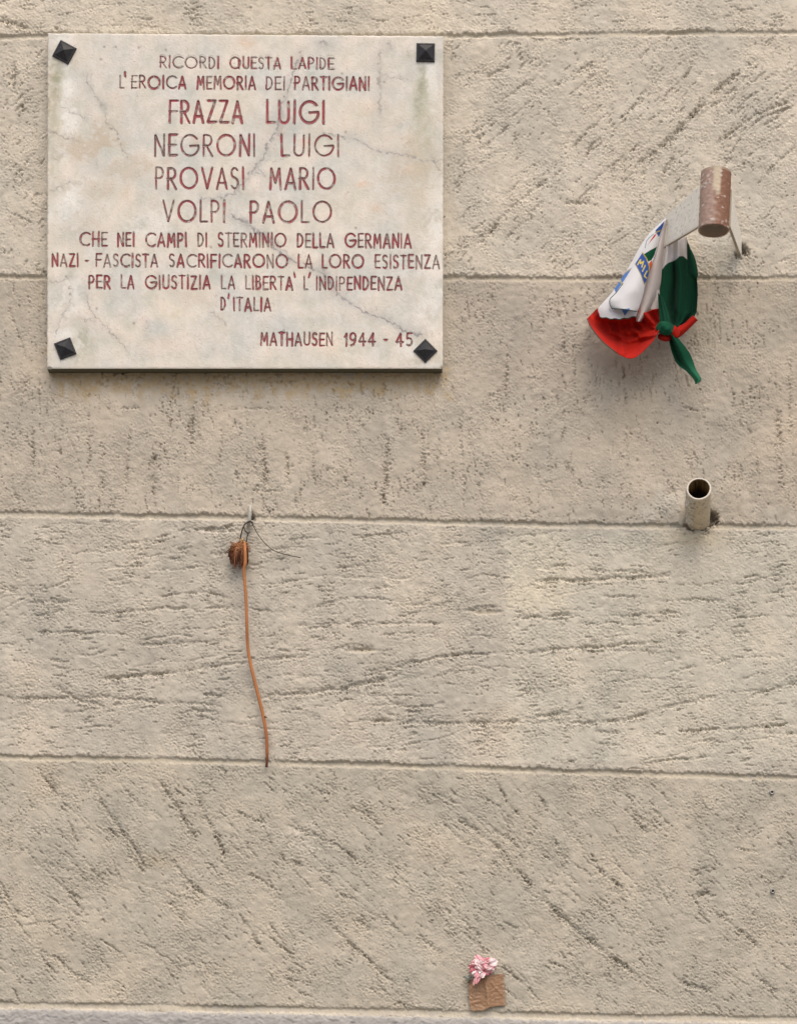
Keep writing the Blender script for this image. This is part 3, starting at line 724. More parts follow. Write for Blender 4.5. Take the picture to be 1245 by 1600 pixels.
    over(0.65 * np.exp(-((X - 662) / 16) ** 2) * sstep(95, 130, Y) * (1 - sstep(200, 300, Y)), (0.47, 0.45, 0.34))
    over(0.6 * np.exp(-((X - 86) / 10) ** 2) * sstep(95, 120, Y) * (1 - sstep(170, 330, Y)), (0.50, 0.45, 0.32))
    over(0.5 * np.exp(-((X - 655) / 22) ** 2) * sstep(200, 240, Y) * (1 - sstep(330, 420, Y)), (0.52, 0.46, 0.35))
    # green-grey weathering running down from the fixings
    for (x, y, rx, ry, a) in ((80, 200, 7, 60, .25), (84, 290, 9, 50, .2), (684, 250, 8, 70, .2), (670, 210, 6, 50, .25), (92, 118, 9, 26, .75), (105, 95, 24, 14, .4), (88, 150, 9, 40, .3), (660, 125, 7, 36, .6), (654, 165, 8, 40, .45), (645, 80, 10, 8, .35), (690, 90, 6, 18, .3), (128, 530, 16, 22, .5), (122, 560, 22, 9, .4), (85, 560, 9, 8, .35), (650, 566, 20, 5, .4), (142, 545, 10, 20, .25)):
        over(np.clip(1.2 * a * g(x, y, rx, ry) * np.clip(0.8 + 0.3 * n2, 0, 1.2), 0, 0.9), (0.30, 0.305, 0.215))
    for (x, y, rx, ry, a) in ((100, 62, 18, 9, .6), (104, 102, 5, 12, .7), (100, 522, 18, 8, .75), (122, 538, 5, 14, .5), (104, 562, 22, 7, .4), (672, 118, 6, 22, .5), (640, 545, 14, 12, .6), (665, 570, 24, 5, .45), (108, 134, 12, 14, .5), (100, 175, 12, 14, .4)):
        over(a * g(x, y, rx, ry, 1.4), (0.745, 0.735, 0.68))
    web = np.exp(-(fnoise(PXs.shape, sp, 20, 130, 420) / 0.045) ** 2) * sstep(0.1, 1.2, fnoise(PXs.shape, sp, 40, 160, 421) + 0.9 * np.exp(-((PXs - 110) / 70) ** 2))
    over(0.46 * web, (0.33, 0.30, 0.26))
    cl = sstep(0.3, 0.75, fnoise(PXs.shape, sp, 14, 120, 422) + 0.25 * n2); over(0.12 * cl, (0.50, 0.44, 0.35))
    cl = sstep(0.5, 0.9, fnoise(PXs.shape, sp, 14, 120, 423) + 0.25 * n2); over(0.22 * cl, (0.66, 0.645, 0.595))
    def vein(pts, w, a, rgb=(0.27, 0.26, 0.255)):
        d = seg_dist(X, Y, pts)
        over(np.clip(1.75 * a * (np.exp(-(d / (0.85 * w)) ** 2) * np.clip(0.75 + 0.45 * n2, 0.1, 1) + 0.22 * np.exp(-(d / (w * 5)) ** 2)), 0, 1), rgb)
    vein([(470, 74), (463, 100), (456, 123), (447, 150), (438, 168), (436, 190), (432, 205), (418, 227), (413, 246), (396, 265), (382, 284), (371, 300), (350, 306), (333, 311), (314, 311)], 1.7, .55)
    vein([(363, 337), (380, 346), (396, 358), (415, 367), (430, 388), (451, 405), (494, 422), (516, 437), (527, 459), (545, 472), (568, 487), (604, 500), (634, 517), (661, 523)], 1.8, .62)
    vein([(503, 207), (555, 218), (587, 235), (626, 240), (669, 254), (689, 250)], 1.5, .42)
    vein([(440, 168), (436, 210)], 4, .28); vein([(405, 262), (415, 275), (400, 270)], 1.5, .4)
    vein([(380, 345), (420, 372), (447, 392), (455, 405)], 1.1, .4); vein([(505, 421), (515, 440), (521, 448)], 4.0, .35)
    for p in ([(161, 166), (169, 194), (184, 205), (191, 227), (200, 245)], [(76, 205), (90, 209), (104, 216), (125, 221)], [(76, 247), (90, 246), (101, 241)], [(76, 298), (95, 292), (112, 284)], [(112, 448), (110, 476), (95, 497), (90, 522)], [(136, 462), (142, 484), (155, 500), (177, 522), (199, 544)], [(96, 168), (115, 176), (133, 182)], [(150, 252), (153, 260)], [(76, 440), (100, 438), (112, 430)], [(330, 488), (355, 507)], [(125, 500), (146, 500)], [(230, 500), (232, 512)], [(590, 118), (640, 122)], [(690, 270), (676, 245)], [(520, 440), (528, 458)], [(136, 115), (140, 135), (160, 165)]):
        vein(p, 1.1, .45, (0.30, 0.27, 0.235))
    vein([(595, 76), (592, 92), (594, 130), (594, 178)], 2.4, .45, (0.33, 0.31, 0.28)); vein([(607, 62), (609, 70)], 2.5, .4)
    vein([(500, 60), (510, 64)], 3, .4)
    spk = sstep(2.3, 2.9, n4 + 0.4 * n1); over(0.35 * spk, (0.24, 0.21, 0.18))
    for (x, y) in ((163, 71), (181, 71), (158, 91), (217, 72), (259, 75), (534, 114), (196, 112), (556, 356), (600, 128), (152, 482), (210, 505), (330, 386), (444, 516), (540, 206)):
        over(0.7 * np.exp(-((PXs - x) ** 2 + (PYs - y) ** 2) / 4.0), (0.17, 0.14, 0.13))
    grime_e = np.exp(-(SB - PYs) / 2.0) + np.exp(-(PXs - SL) / 1.5) * 0.6
    over(np.clip(0.35 * grime_e, 0, 1), (0.42, 0.38, 0.29))
    # height: carved strokes, slight wear, chipped and eased edges
    dd = -1.7 * (1 - sstep(-0.8, 0.1, SDIST))
    over(np.clip(0.5 * (1 - sstep(0.0, 0.9, SDIST)), 0, 1) * np.clip(0.6 + 0.5 * n2, 0, 1), (0.30, 0.22, 0.20))
    eL, eR, eT, eB = PXs - SL, SR - PXs, PYs - (ST + 3 * (PXs - SL) / (SR - SL) - 2.0), SB - PYs
    e = np.minimum(np.minimum(eL, eR), np.minimum(PYs - sy[0], eB))
    ease = -1.3 * np.exp(-np.clip(e, 0, 50) / 0.9) * (1 + 0.5 * np.clip(n2, -1, 2))
    ease -= 5.0 * np.clip(1 - np.hypot(SR - PXs, SB - PYs) / 7, 0, 1) ** 1.5
    ease -= 4.0 * np.clip(1 - np.hypot(PXs - SL - 3, (SB - PYs) * 1.6) / 6, 0, 1)
    h = dd + 0.12 * n1 + 0.05 * n4 - 0.5 * sstep(2.2, 2.8, n4 + 0.3 * n2) + ease
    ytop = ST - 2.6 + 4.8 * (PXs - SL) / (SR - SL)        # the top edge falls a little to the right
    yy = ytop + (PYs - sy[0]) * ((SB - ytop) / (sy[-1] - sy[0]))
    yy = np.where(PYs < 75, yy, PYs * sstep(75, 130, PYs) + yy * (1 - sstep(75, 130, PYs)))
    xx = PXs + np.interp(PYs, [50, 577], [0.4, -0.5])
    d = PD + h / 1000
    P = Wn(xx, yy, PD); sc = 1
    P[..., 1] = -d
    # corners: round the lower right one
    rr = 4.0
    cut = (PXs > SR - rr) & (PYs > SB - rr)
    ux, uy = (PXs - (SR - rr)) / rr, (PYs - (SB - rr)) / rr
    q = np.maximum(np.hypot(ux, uy), 1e-6); m = np.maximum(ux, uy)
    P[..., 0] = np.where(cut, P[..., 0] + (m / q - 1) * ux * rr / 1000, P[..., 0])
    P[..., 2] = np.where(cut, P[..., 2] - (m / q - 1) * uy * rr / 1000, P[..., 2])
    P = np.concatenate([P[:1], P, P[-1:], P[-1:]], 0); P = np.concatenate([P[:, :1], P, P[:, -1:]], 1)
    P[-2, :, 2] -= 0.0003
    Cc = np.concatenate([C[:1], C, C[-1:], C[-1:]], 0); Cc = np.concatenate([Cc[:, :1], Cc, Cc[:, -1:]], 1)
    P[0, :, 1] = P[-1, :, 1] = P[:, 0, 1] = P[:, -1, 1] = 0.004
    Cc[-1] = (0.075, 0.068, 0.038); Cc[-2] = (0.11, 0.098, 0.058)  # underside dirt, with extra shade put into the colour against ground bounce
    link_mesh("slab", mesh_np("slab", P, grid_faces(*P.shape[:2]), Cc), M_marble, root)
    # four pyramid-headed fixing studs
    for (x, y, side, ang) in ((101.4, 82, 28.0, 28), (664.8, 82.6, 28.4, 1), (102.6, 545, 27, -21), (664.4, 548.6, 26.4, 45)):
        mb = MB(); c = np.array(W(x, y, PD)); a = math.radians(-ang)
        def ring(hs, d):
            out = []
            for (u, v) in ((-1, 1), (-1, 0), (-1, -1), (0, -1), (1, -1), (1, 0), (1, 1), (0, 1)):
                X_ = (u * math.cos(a) - v * math.sin(a)) * hs; Z_ = (u * math.sin(a) + v * math.cos(a)) * hs
                out.append(c + np.array([X_, -d, Z_]))
            return np.array(out)
        hs = side / 2000
        rings = [ring(hs, -0.002), ring(hs, 0.0022), ring(hs - 0.0006, 0.0030), ring(hs - 0.0022, 0.0034), ring(hs - 0.0026, 0.0030), ring(hs * 0.06, 0.0098), ring(0.00001, 0.0100)]
        mb.grid(np.array(rings), wrap=True)
        o = mb.build("stud", M_stud, root, smooth=False)
build_plaque()

# ------------------------------------------------------------------ flag holder: steel sleeve on two splayed arms
def build_holder():
    D = 0.150
    top = np.array(W(1118.2, 271.0, D - 0.005)); bot = np.array(W(1114.0, 360.5, D + 0.005))
    root = empty("flag_holder", W(1117, 391, 0), "peeling cream flag holder, rusty sleeve on two plate arms, above the stub pipe", "flag holder")
    ax = bot - top; L = np.linalg.norm(ax); ax /= L
    u = np.cross(ax, np.array([0, 1, 0])); u /= np.linalg.norm(u); v = np.cross(ax, u)
    R, r_in = 0.0229, 0.0206
    na, nt = 120, 110
    ang = np.linspace(0, 2 * np.pi, na, endpoint=False)
    def ringp(t, rad): return top + ax * (t * L) + np.asarray(rad).reshape(-1, 1) * (np.cos(ang)[:, None] * u + np.sin(ang)[:, None] * v)
    nz = fnoise((nt, 4 * na), 1, 7, 40, 501)[:, :na]; nb = fnoise((nt, 4 * na), 1, 14, 90, 502)[:, :na]; nf = fnoise((nt, 4 * na), 1, 4, 14, 503)[:, :na]
    rings, cols = [], []
    P0 = ringp(0, R)
    # screen-independent angle: azimuth on the sleeve, -1 left .. 1 right as one faces the wall
    s = (P0[:, 0] - top[0]) / R; front = P0[:, 1] < top[1]
    for k in range(nt):
        t = k / (nt - 1)
        rings.append(ringp(t, R + 0.00012 * nz[k] * (t > 0.02)))
        rust = np.array([0.205, 0.102, 0.064]); pink = np.array([0.31, 0.215, 0.172]); cream = np.array([0.46, 0.385, 0.28]); white = np.array([0.60, 0.56, 0.50])
        a = sstep(0.25, -0.35, s + 0.18 * nb[k]) if False else 1 - sstep(-0.35, 0.25, s + 0.18 * nb[k])
        c = rust[None] * (1 - a[:, None]) + pink[None] * a[:, None]
        c = c * (1 + 0.07 * nf[k])[:, None]
        strip = np.exp(-((s + 0.02) / 0.26) ** 6) * (1 - sstep(0.36, 0.56, t + 0.10 * nb[k] + 0.22 * np.abs(s)))
        c = c * (1 - strip[:, None]) + cream * strip[:, None]
        fl = sstep(1.0, 1.6, 0.75 * nz[k] + 0.3 * nf[k] + 0.5 * nb[k] + 1.2 * (s < -0.25) * (t < 0.35) + 1.3 * (t > 0.9) - 0.55 + 0.6 * np.exp(-((s + .1) / .25) ** 2) * (0.4 < t < 0.66))
        c = c * (1 - 0.55 * fl[:, None]) + white * 0.55 * fl[:, None]
        back = ~front
        c[back] = cream
        if t < 0.035: c = c * 0.4 + 0.6 * np.array([0.36, 0.30, 0.22])
        cols.append(c)
    mb = MB()
    inner = [ringp(1, r_in)] + [ringp(q, r_in) for q in (0.75, 0.5, 0.25, 0.0)]
    inc = [np.tile(np.array([0.30, 0.20, 0.14]), (na, 1))] + [np.tile(np.array([0.42, 0.37, 0.28]), (na, 1))] * 4
    allr = rings + inner + [rings[0]]
    allc = cols + inc + [cols[0]]
    mb.grid(np.array(allr), np.vstack(allc), wrap=True)
    mb.build("sleeve", M_paintedsteel, root)
    # arms: quads (tube top, tube bottom, wall bottom, wall top) in wall pixels and depth
    def arm(q, seed):
        A, B, Cq, Dq = [np.array(W(*p)) for p in q]
        n_u, n_v = 70, 34
        uu, vv = np.meshgrid(np.linspace(0, 1, n_u), np.linspace(0, 1, n_v))
        P = (A * (1 - uu[..., None]) + Dq * uu[..., None]) * (1 - vv[..., None]) + (B * (1 - uu[..., None]) + Cq * uu[..., None]) * vv[..., None]
        nrm = np.cross(Dq - A, B - A); nrm /= np.linalg.norm(nrm)
        th = 0.0042
        nn = fnoise((n_v * 2, n_u * 2), 1, 2.2, 7, seed)[:n_v, :n_u]; n2 = fnoise((n_v * 2, n_u * 2), 1, 10, 40, seed + 1)[:n_v, :n_u]
        col = np.ones((n_v, n_u, 3)) * np.array([0.80, 0.77, 0.68]) * (1 + 0.03 * n2)[..., None]
        m = 0.55 * sstep(1.5, 2.2, nn + 0.5 * n2 + 0.5 * (uu < 0.5) * (uu > .15))[..., None]
        col = col * (1 - m) + m * np.array([0.33, 0.33, 0.28])
        e = np.maximum(sstep(0.93, 1.0, vv), 0)[..., None] * 0.5
        col = col * (1 - e) + e * np.array([0.36, 0.31, 0.24])
        mb = MB()
        F = P + nrm * th / 2; Bk = P - nrm * th / 2
        mb.grid(F, col.reshape(-1, 3)); mb.add(Bk, grid_faces(n_v, n_u)[:, ::-1], col.reshape(-1, 3))
        for sl in ((slice(None), 0), (slice(None), -1), (0, slice(None)), (-1, slice(None))):
            G = np.stack([F[sl], Bk[sl]], 0)
            mb.grid(G, np.tile(np.array([0.42, 0.36, 0.27]), (G.shape[1] * 2, 1)))
        return mb.build("arm", M_paintedsteel, root)
    arm([(1095, 290, D - 0.006), (1094, 353.5, D - 0.006), (1020, 397, -0.012), (1020, 357, -0.012)], 511)
    arm([(1140.6, 296, D - 0.006), (1138.5, 355, D - 0.006), (1156, 402, -0.012), (1157.5, 380, -0.012)], 521)
build_holder()

# ------------------------------------------------------------------ scarf tied round the holder's arm
P2 = lambda x, y: (910 + x / 6.667, 320 + y / 6.667)
P5 = lambda x, y: (900 + x / 4.15, 240 + y / 4.15)
def to2(px, py): return (px - 910) * 6.667, (py - 320) * 6.667
def to5(px, py): return (px - 900) * 4.15, (py - 240) * 4.15
WHITE = np.array([0.72, 0.72, 0.725]); RED = np.array([0.50, 0.021, 0.012]); GREEN = np.array([0.0065, 0.058, 0.029]); BLUE = np.array([0.05, 0.115, 0.38]); SKYB = np.array([0.11, 0.23, 0.55]); GOLD = np.array([0.62, 0.50, 0.10])

def cloth_obj(name, G, col, parent, thick=0.0009):
    """Two-sided cloth: G is a grid of (px, py, depth)."""
    P = Wn(G[..., 0], G[..., 1], G[..., 2])
    nr, nc = P.shape[:2]
    du = np.gradient(P, axis=1); dv = np.gradient(P, axis=0)
    nm = np.cross(dv, du); nm /= np.linalg.norm(nm, axis=-1, keepdims=True) + 1e-12
    Bk = P - nm * thick
    mb = MB(); col = np.broadcast_to(col, P.shape).reshape(-1, 3)
    mb.grid(P, col); mb.add(Bk, grid_faces(nr, nc)[:, ::-1], col)
    for sl in ((slice(None), 0), (slice(None), -1), (0, slice(None)), (-1, slice(None))):
        cc = col.reshape(nr, nc, 3)[sl]
        mb.grid(np.stack([P[sl], Bk[sl]], 0), np.vstack([cc, cc]))
    return mb.build(name, M_cloth, parent)

def loft(rowsL, rowsR, nr, nc, prof, P=P2, mids=None):
    """Rows from left to right edge; prof(u, v) -> depth."""
    Lc = catmull(np.array([P(*p) for p in rowsL]), nr); Rc = catmull(np.array([P(*p) for p in rowsR]), nr)
    u = np.linspace(0, 1, nc)[None, :]; v = np.linspace(0, 1, nr)[:, None]
    X = Lc[:, None, 0] * (1 - u) + Rc[:, None, 0] * u; Y = Lc[:, None, 1] * (1 - u) + Rc[:, None, 1] * u
    if mids is not None:                       # sag of the row in its middle (y down, photo px)
        Y = Y + mids(u, v)
    D = prof(u, v) + 0 * X
    return np.stack([X, Y, D], -1)

def print_colours(G):
    x, y = to2(G[..., 0], G[..., 1])
    c = np.ones(x.shape + (3,)) * WHITE
    def fill(poly, rgb): c[in_poly(x, y, poly)] = rgb
    def line(pts, w, rgb): c[seg_dist(x, y, pts) < w] = rgb
    fill([(850, 168), (755, 268), (765, 292), (792, 335), (806, 300), (838, 215)], BLUE * 0.8)
    line([(757, 290), (812, 266)], 6, GOLD * 0.7)
    fill([(772, 298), (740, 318), (705, 372), (668, 430), (690, 400), (748, 336)], RED)
    line([(735, 305), (690, 345), (662, 380), (648, 450)], 4, np.array([0.22, 0.33, 0.33]))
    fill([(772, 436), (700, 474), (636, 515), (682, 592), (716, 576), (745, 520)], GREEN * 1.5)
    fill([(690, 610), (722, 575), (716, 650), (695, 690)], np.array([0.62, 0.10, 0.03]))
    fill([(622, 498), (545, 615), (602, 720), (642, 832), (662, 790), (692, 690), (694, 642), (664, 560)], BLUE)
    line([(622, 498), (664, 560), (692, 640), (690, 700)], 5, GOLD * 0.8); line([(545, 615), (602, 720), (642, 830)], 4, GOLD * 0.6)
    for s in ([(572, 622), (600, 572), (600, 612), (632, 590), (614, 648)], [(622, 690), (650, 632)], [(668, 690), (640, 742), (664, 764)]): line(s, 6.5, GOLD * 1.15)
    fill([(512, 655), (440, 700), (322, 845), (342, 915), (408, 820), (462, 738)], SKYB)
    line([(386, 782), (414, 836)], 6, GOLD); line([(500, 668), (420, 722), (340, 822)], 4, GOLD * 0.8)
    fill([(402, 1086), (496, 1078), (436, 1156)], SKYB)
    line([(275, 1090), (300, 1125)], 2.5, np.array([0.45, 0.45, 0.45]))
    return c

def build_scarf():
    root = empty("neckerchief", W(1040, 345, 0.05), "green white and red printed neckerchief knotted round the holder arm", "scarf")
    # white printed front, left of the arm
    L = [(862, 141), (700, 290), (600, 430), (500, 610), (395, 780), (290, 930), (200, 1030), (163, 1085), (178, 1165)]
    R = [(872, 148), (808, 310), (768, 470), (718, 620), (660, 800), (630, 920), (596, 1030), (566, 1125), (552, 1160)]
    prof = lambda u, v: 0.050 + 0.016 * np.sin(np.pi * (0.1 + 0.85 * u)) * np.sqrt(v) + 0.006 * v * u + 0.002 * np.sin(9 * u + 3 * v) * v
    G = loft(L, R, 240, 130, prof, mids=lambda u, v: 3.6 * np.sin(np.pi * u) * sstep(0.85, 1, v) + 0.7 * np.sin(26 * u) * sstep(0.93, 1, v))
    wp = cloth_obj("printed_panel", G, print_colours(G), root); wp['label'] = "white cloth printed with a blue lettered emblem"
    mb = MB(); mb.tube(Wn(G[-1, :, 0], G[-1, :, 1] + 0.6, G[-1, :, 2] + 0.0004), 0.0008, 6); mb.build("hem", M_hem, wp)
    # rolled flap lying on it
    L = [(606, 530), (522, 655), (432, 800), (345, 920), (284, 985), (284, 1040), (305, 1080)]
    R = [(738, 560), (694, 690), (652, 830), (632, 920), (606, 1010), (580, 1085), (560, 1112)]
    G = loft(L, R, 170, 110, lambda u, v: 0.0675 + 0.004 * v + 0.013 * np.sin(np.pi * np.clip(u, 0, 1)) ** 0.8 * sstep(0, 0.5, v) - 0.006 * (u - 0.5) ** 2, mids=lambda u, v: -1.0 * np.sin(np.pi * u) * v)
    fl = cloth_obj("folded_flap", G, print_colours(G), root)
    edge = np.vstack([G[60:, 0], G[-1]]); edge[:, 2] += 0.0003
    mb = MB(); mb.tube(Wn(edge[:, 0], edge[:, 1], edge[:, 2]), 0.0007, 6); mb.build("hem", M_hem, fl)
    # the pale fold that turns back under the arm
    L = [(864, 150), (790, 300), (750, 470), (700, 620), (636, 800), (610, 920), (580, 1030), (552, 1130), (556, 1215)]
    R = [(878, 150), (856, 320), (841, 470), (827, 620), (814, 800), (790, 905), (745, 1010), (690, 1105), (604, 1216)]
    G = loft(L, R, 200, 70, lambda u, v: 0.046 + 0.014 * np.sin(np.pi * u * 0.85) * np.sqrt(v) + 0.004 * np.sin(7 * v) * u - 0.010 * u * u)
    c = np.ones(G.shape) * np.array([0.60, 0.55, 0.53])  # greyer than the white cloth: underside shade put into the colour
    x, y = to2(G[..., 0], G[..., 1])
    m = (sstep(60, 0, np.hypot(x - 700, y - 620)) if False else np.exp(-((x - 705) / 30) ** 2 - ((y - 610) / 70) ** 2))[..., None] * 0.4
    c = c * (1 - m) + m * np.array([0.62, 0.2, 0.17])
    m = np.exp(-((x - 590) / 16) ** 2 - ((y - 1090) / 60) ** 2)[..., None] * 0.5
    c = c * (1 - m) + m * np.array([0.6, 0.08, 0.06])
    wb = cloth_obj("pale_fold", G, c, root); wb['label'] = "pale unprinted back of the cloth"
    G = loft([(755, 900), (740, 980), (690, 1080)], [(800, 880), (802, 1000), (800, 1110)], 50, 30, lambda u, v: 0.040 + 0.004 * np.sin(3 * u))
    cloth_obj("pale_fold", G, np.array([0.58, 0.53, 0.50]), root)
    # red end, cupped like a bag and drawn into the knot
    T = np.array([(148, 1080), (178, 1140), (300, 1150), (440, 1145), (555, 1110), (660, 1120), (730, 1095), (798, 1085)], float)
    B = np.array([(46, 1186), (78, 1262), (185, 1400), (300, 1500), (420, 1580), (545, 1590), (690, 1465), (785, 1335)], float)
    nc, nr = 190, 120
    Tc = catmull(np.array([P2(*p) for p in T]), nc); Bc = catmull(np.array([P2(*p) for p in B]), nc)
    v = np.linspace(0, 1, nr)[:, None]; u = np.linspace(0, 1, nc)[None, :]
    X = Tc[None, :, 0] * (1 - v) + Bc[None, :, 0] * v; Y = Tc[None, :, 1] * (1 - v) + Bc[None, :, 1] * v
    x, y = to2(X, Y)
    ang = np.arctan2(y - 1330, -(x - 830)); rad = np.hypot(x - 830, y - 1330)
    pl = 0.0034 * np.sin(ang * 7.5 + 0.9) * sstep(40, 200, rad) * (1 - sstep(0.86, 1, v)) + 0.0022 * np.sin(ang * 15 + 2 * v + 1) * sstep(40, 160, rad) * (1 - sstep(520, 720, rad))
    D = 0.048 - 0.027 * np.sin(np.pi * np.clip(v * 1.02, 0, 1)) ** 0.8 * (1 - 0.55 * u) + 0.018 * sstep(0.62, 1, v) + pl + 0.010 * np.exp(-rad / 120) - 0.008 * (1 - sstep(0, 0.12, u))
    # creases of the drawn cloth
    for cr in ([(250, 1180), (300, 1330), (470, 1420), (760, 1345)], [(640, 1140), (700, 1230), (790, 1300)], [(380, 1190), (390, 1350), (430, 1540)], [(500, 1180), (520, 1290), (600, 1370), (740, 1335)], [(560, 1190), (640, 1290), (780, 1310)]):
        d = seg_dist(x, y, cr); D = D + 0.0042 * np.exp(-(d / 24) ** 2) - 0.0024 * np.exp(-((d - 40) / 22) ** 2)
    rp = cloth_obj("red_end", np.stack([X, Y, D], -1), RED, root); rp['label'] = "red end of the cloth"
    e = np.stack([X, Y, D], -1)[-1, :95]
    mb = MB(); mb.tube(Wn(e[:, 0], e[:, 1] + 0.3, e[:, 2]), 0.0008, 6); mb.build("hem", M_hem, rp)
    # green part hanging behind the arm, white at the top
    Lq = [(582, 590), (564, 690), (552, 770), (543, 860), (528, 940), (528, 1010), (545, 1062), (590, 1105), (618, 1126)]
    Rq = [(714, 540), (728, 620), (752, 700), (776, 790), (783, 900), (778, 1000), (768, 1042), (704, 1108), (652, 1128)]
    def gp(u, v):
        return 0.040 + 0.007 * np.sin(u * 12.5 + 0.4) * (0.35 + 0.65 * np.sin(np.pi * np.clip(v * 0.9 + 0.08, 0, 1))) + 0.004 * np.sin(u * 23 + 4 * v) * v - 0.012 * (u - 0.5) ** 2 * 2 + 0.008 * sstep(0.8, 1, v) - 0.010 * np.exp(-((u - 0.42) / 0.05) ** 2) * sstep(0.1, 0.3, v) * (1 - sstep(.85, 1, v))
    G = loft(Lq, Rq, 190, 110, gp, P=P5)
    x, y = to5(G[..., 0], G[..., 1])
    c = np.ones(G.shape) * GREEN
    wpoly = [(500, 790), (552, 757), (575, 725), (600, 706), (640, 692), (668, 666), (690, 664), (717, 686), (717, 500), (500, 500)]
    c[in_poly(x, y, wpoly)] = np.array([0.60, 0.58, 0.58])
    gp_ = cloth_obj("green_end", G, c, root); gp_['label'] = "green end of the cloth, white above"
    # green loop swinging out on the right
    G = loft([(716, 585), (718, 660), (722, 730), (728, 780), (748, 806)], [(722, 582), (765, 668), (784, 745), (787, 790), (774, 812)], 90, 50, lambda u, v: 0.047 + 0.012 * np.sin(np.pi * u) * np.sin(np.pi * np.clip(v, 0.05, 1)) ** 0.6 - 0.010 * (1 - v) * (1 - u) + 0.006 * u, P=P5)
    cloth_obj("green_loop", G, GREEN * 1.1, root)
    # band drawn into the knot
    G = loft([(528, 905), (532, 1000), (536, 1060), (540, 1115), (548, 1140)], [(560, 930), (592, 1020), (606, 1066), (610, 1100), (606, 1135)], 80, 40, lambda u, v: 0.050 + 0.008 * np.sin(np.pi * u) + 0.007 * v + 0.0016 * np.sin(u * 17), P=P5)
    cloth_obj("green_band", G, GREEN * 1.25, root)
    # red corner sticking out on the right
    G = loft([(605, 1130), (690, 1110), (756, 1052)], [(648, 1200), (700, 1160), (784, 1078)], 60, 30, lambda u, v: 0.046 + 0.007 * np.sin(np.pi * u) - 0.006 * v, P=P5)
    rc = cloth_obj("red_corner", G, RED, root)
    e = G[8:, -1]; mb = MB(); mb.tube(Wn(e[:, 0], e[:, 1] + 0.2, e[:, 2]), 0.0008, 6); mb.build("hem", M_hem, rc)
    # knot: two wound lumps
    def lump(name, cx, cy, rx, ry, rd, d0, colr, tw, seed):
        nu, nv_ = 56, 36
        a = np.linspace(0, 2 * np.pi, nu, endpoint=False)[None, :]; b = np.linspace(0.02, np.pi - 0.02, nv_)[:, None]
        wv = 1 + 0.10 * np.sin(3 * a + tw * b) + 0.05 * np.sin(7 * a - 5 * b + seed)
        X = cx + rx * np.sin(b) * np.cos(a) * wv; Y = cy - ry * np.cos(b) * (1 + 0 * a) + 0.15 * rx * np.sin(b) * np.cos(a); Dd = d0 + rd * np.sin(b) * np.sin(a) * wv
        PX, PY = P5(X, Y)
        mb = MB(); Pw = Wn(PX, PY, Dd); mb.grid(Pw[:, ::-1], np.tile(colr, (nu * nv_, 1)), wrap=True)
        return mb.build(name, M_cloth, root)
    lump("knot", 576, 1132, 56, 46, 0.013, 0.060, GREEN * 1.5, 2.5, 1)
    lump("knot", 636, 1158, 30, 42, 0.009, 0.054, RED * 0.9, -3, 2)['label'] = "red turn of the knot"
    lump("knot", 572, 1190, 44, 28, 0.009, 0.050, RED * 0.8, 2, 3)['label'] = "red turn of the knot"
    # green tail
    G = loft([(598, 1180), (608, 1240), (628, 1310), (660, 1370), (712, 1412), (750, 1452), (766, 1478), (768, 1496)],
             [(632, 1170), (686, 1228), (732, 1290), (758, 1350), (776, 1400), (797, 1436), (810, 1462), (800, 1482)], 130, 44,
             lambda u, v: 0.052 + 0.010 * np.sin(np.pi * u * 0.9) - 0.013 * np.exp(-((u - 0.22) / 0.16) ** 2) * (1 - sstep(0.35, 0.6, v)) - 0.012 * v + 0.0015 * np.sin(30 * v + 8 * u) * sstep(0.8, 1, v), P=P5)
    vv = np.linspace(0, 1, 130)[:, None, None]
    cloth_obj("tail", G, np.ones(G.shape) * (GREEN * 1.3 * (1 - sstep(0.3, 0.7, vv)) + np.array([0.035, 0.20, 0.105]) * sstep(0.3, 0.7, vv)), root)  # lower half lighter: light through the cloth put into the colour
build_scarf()

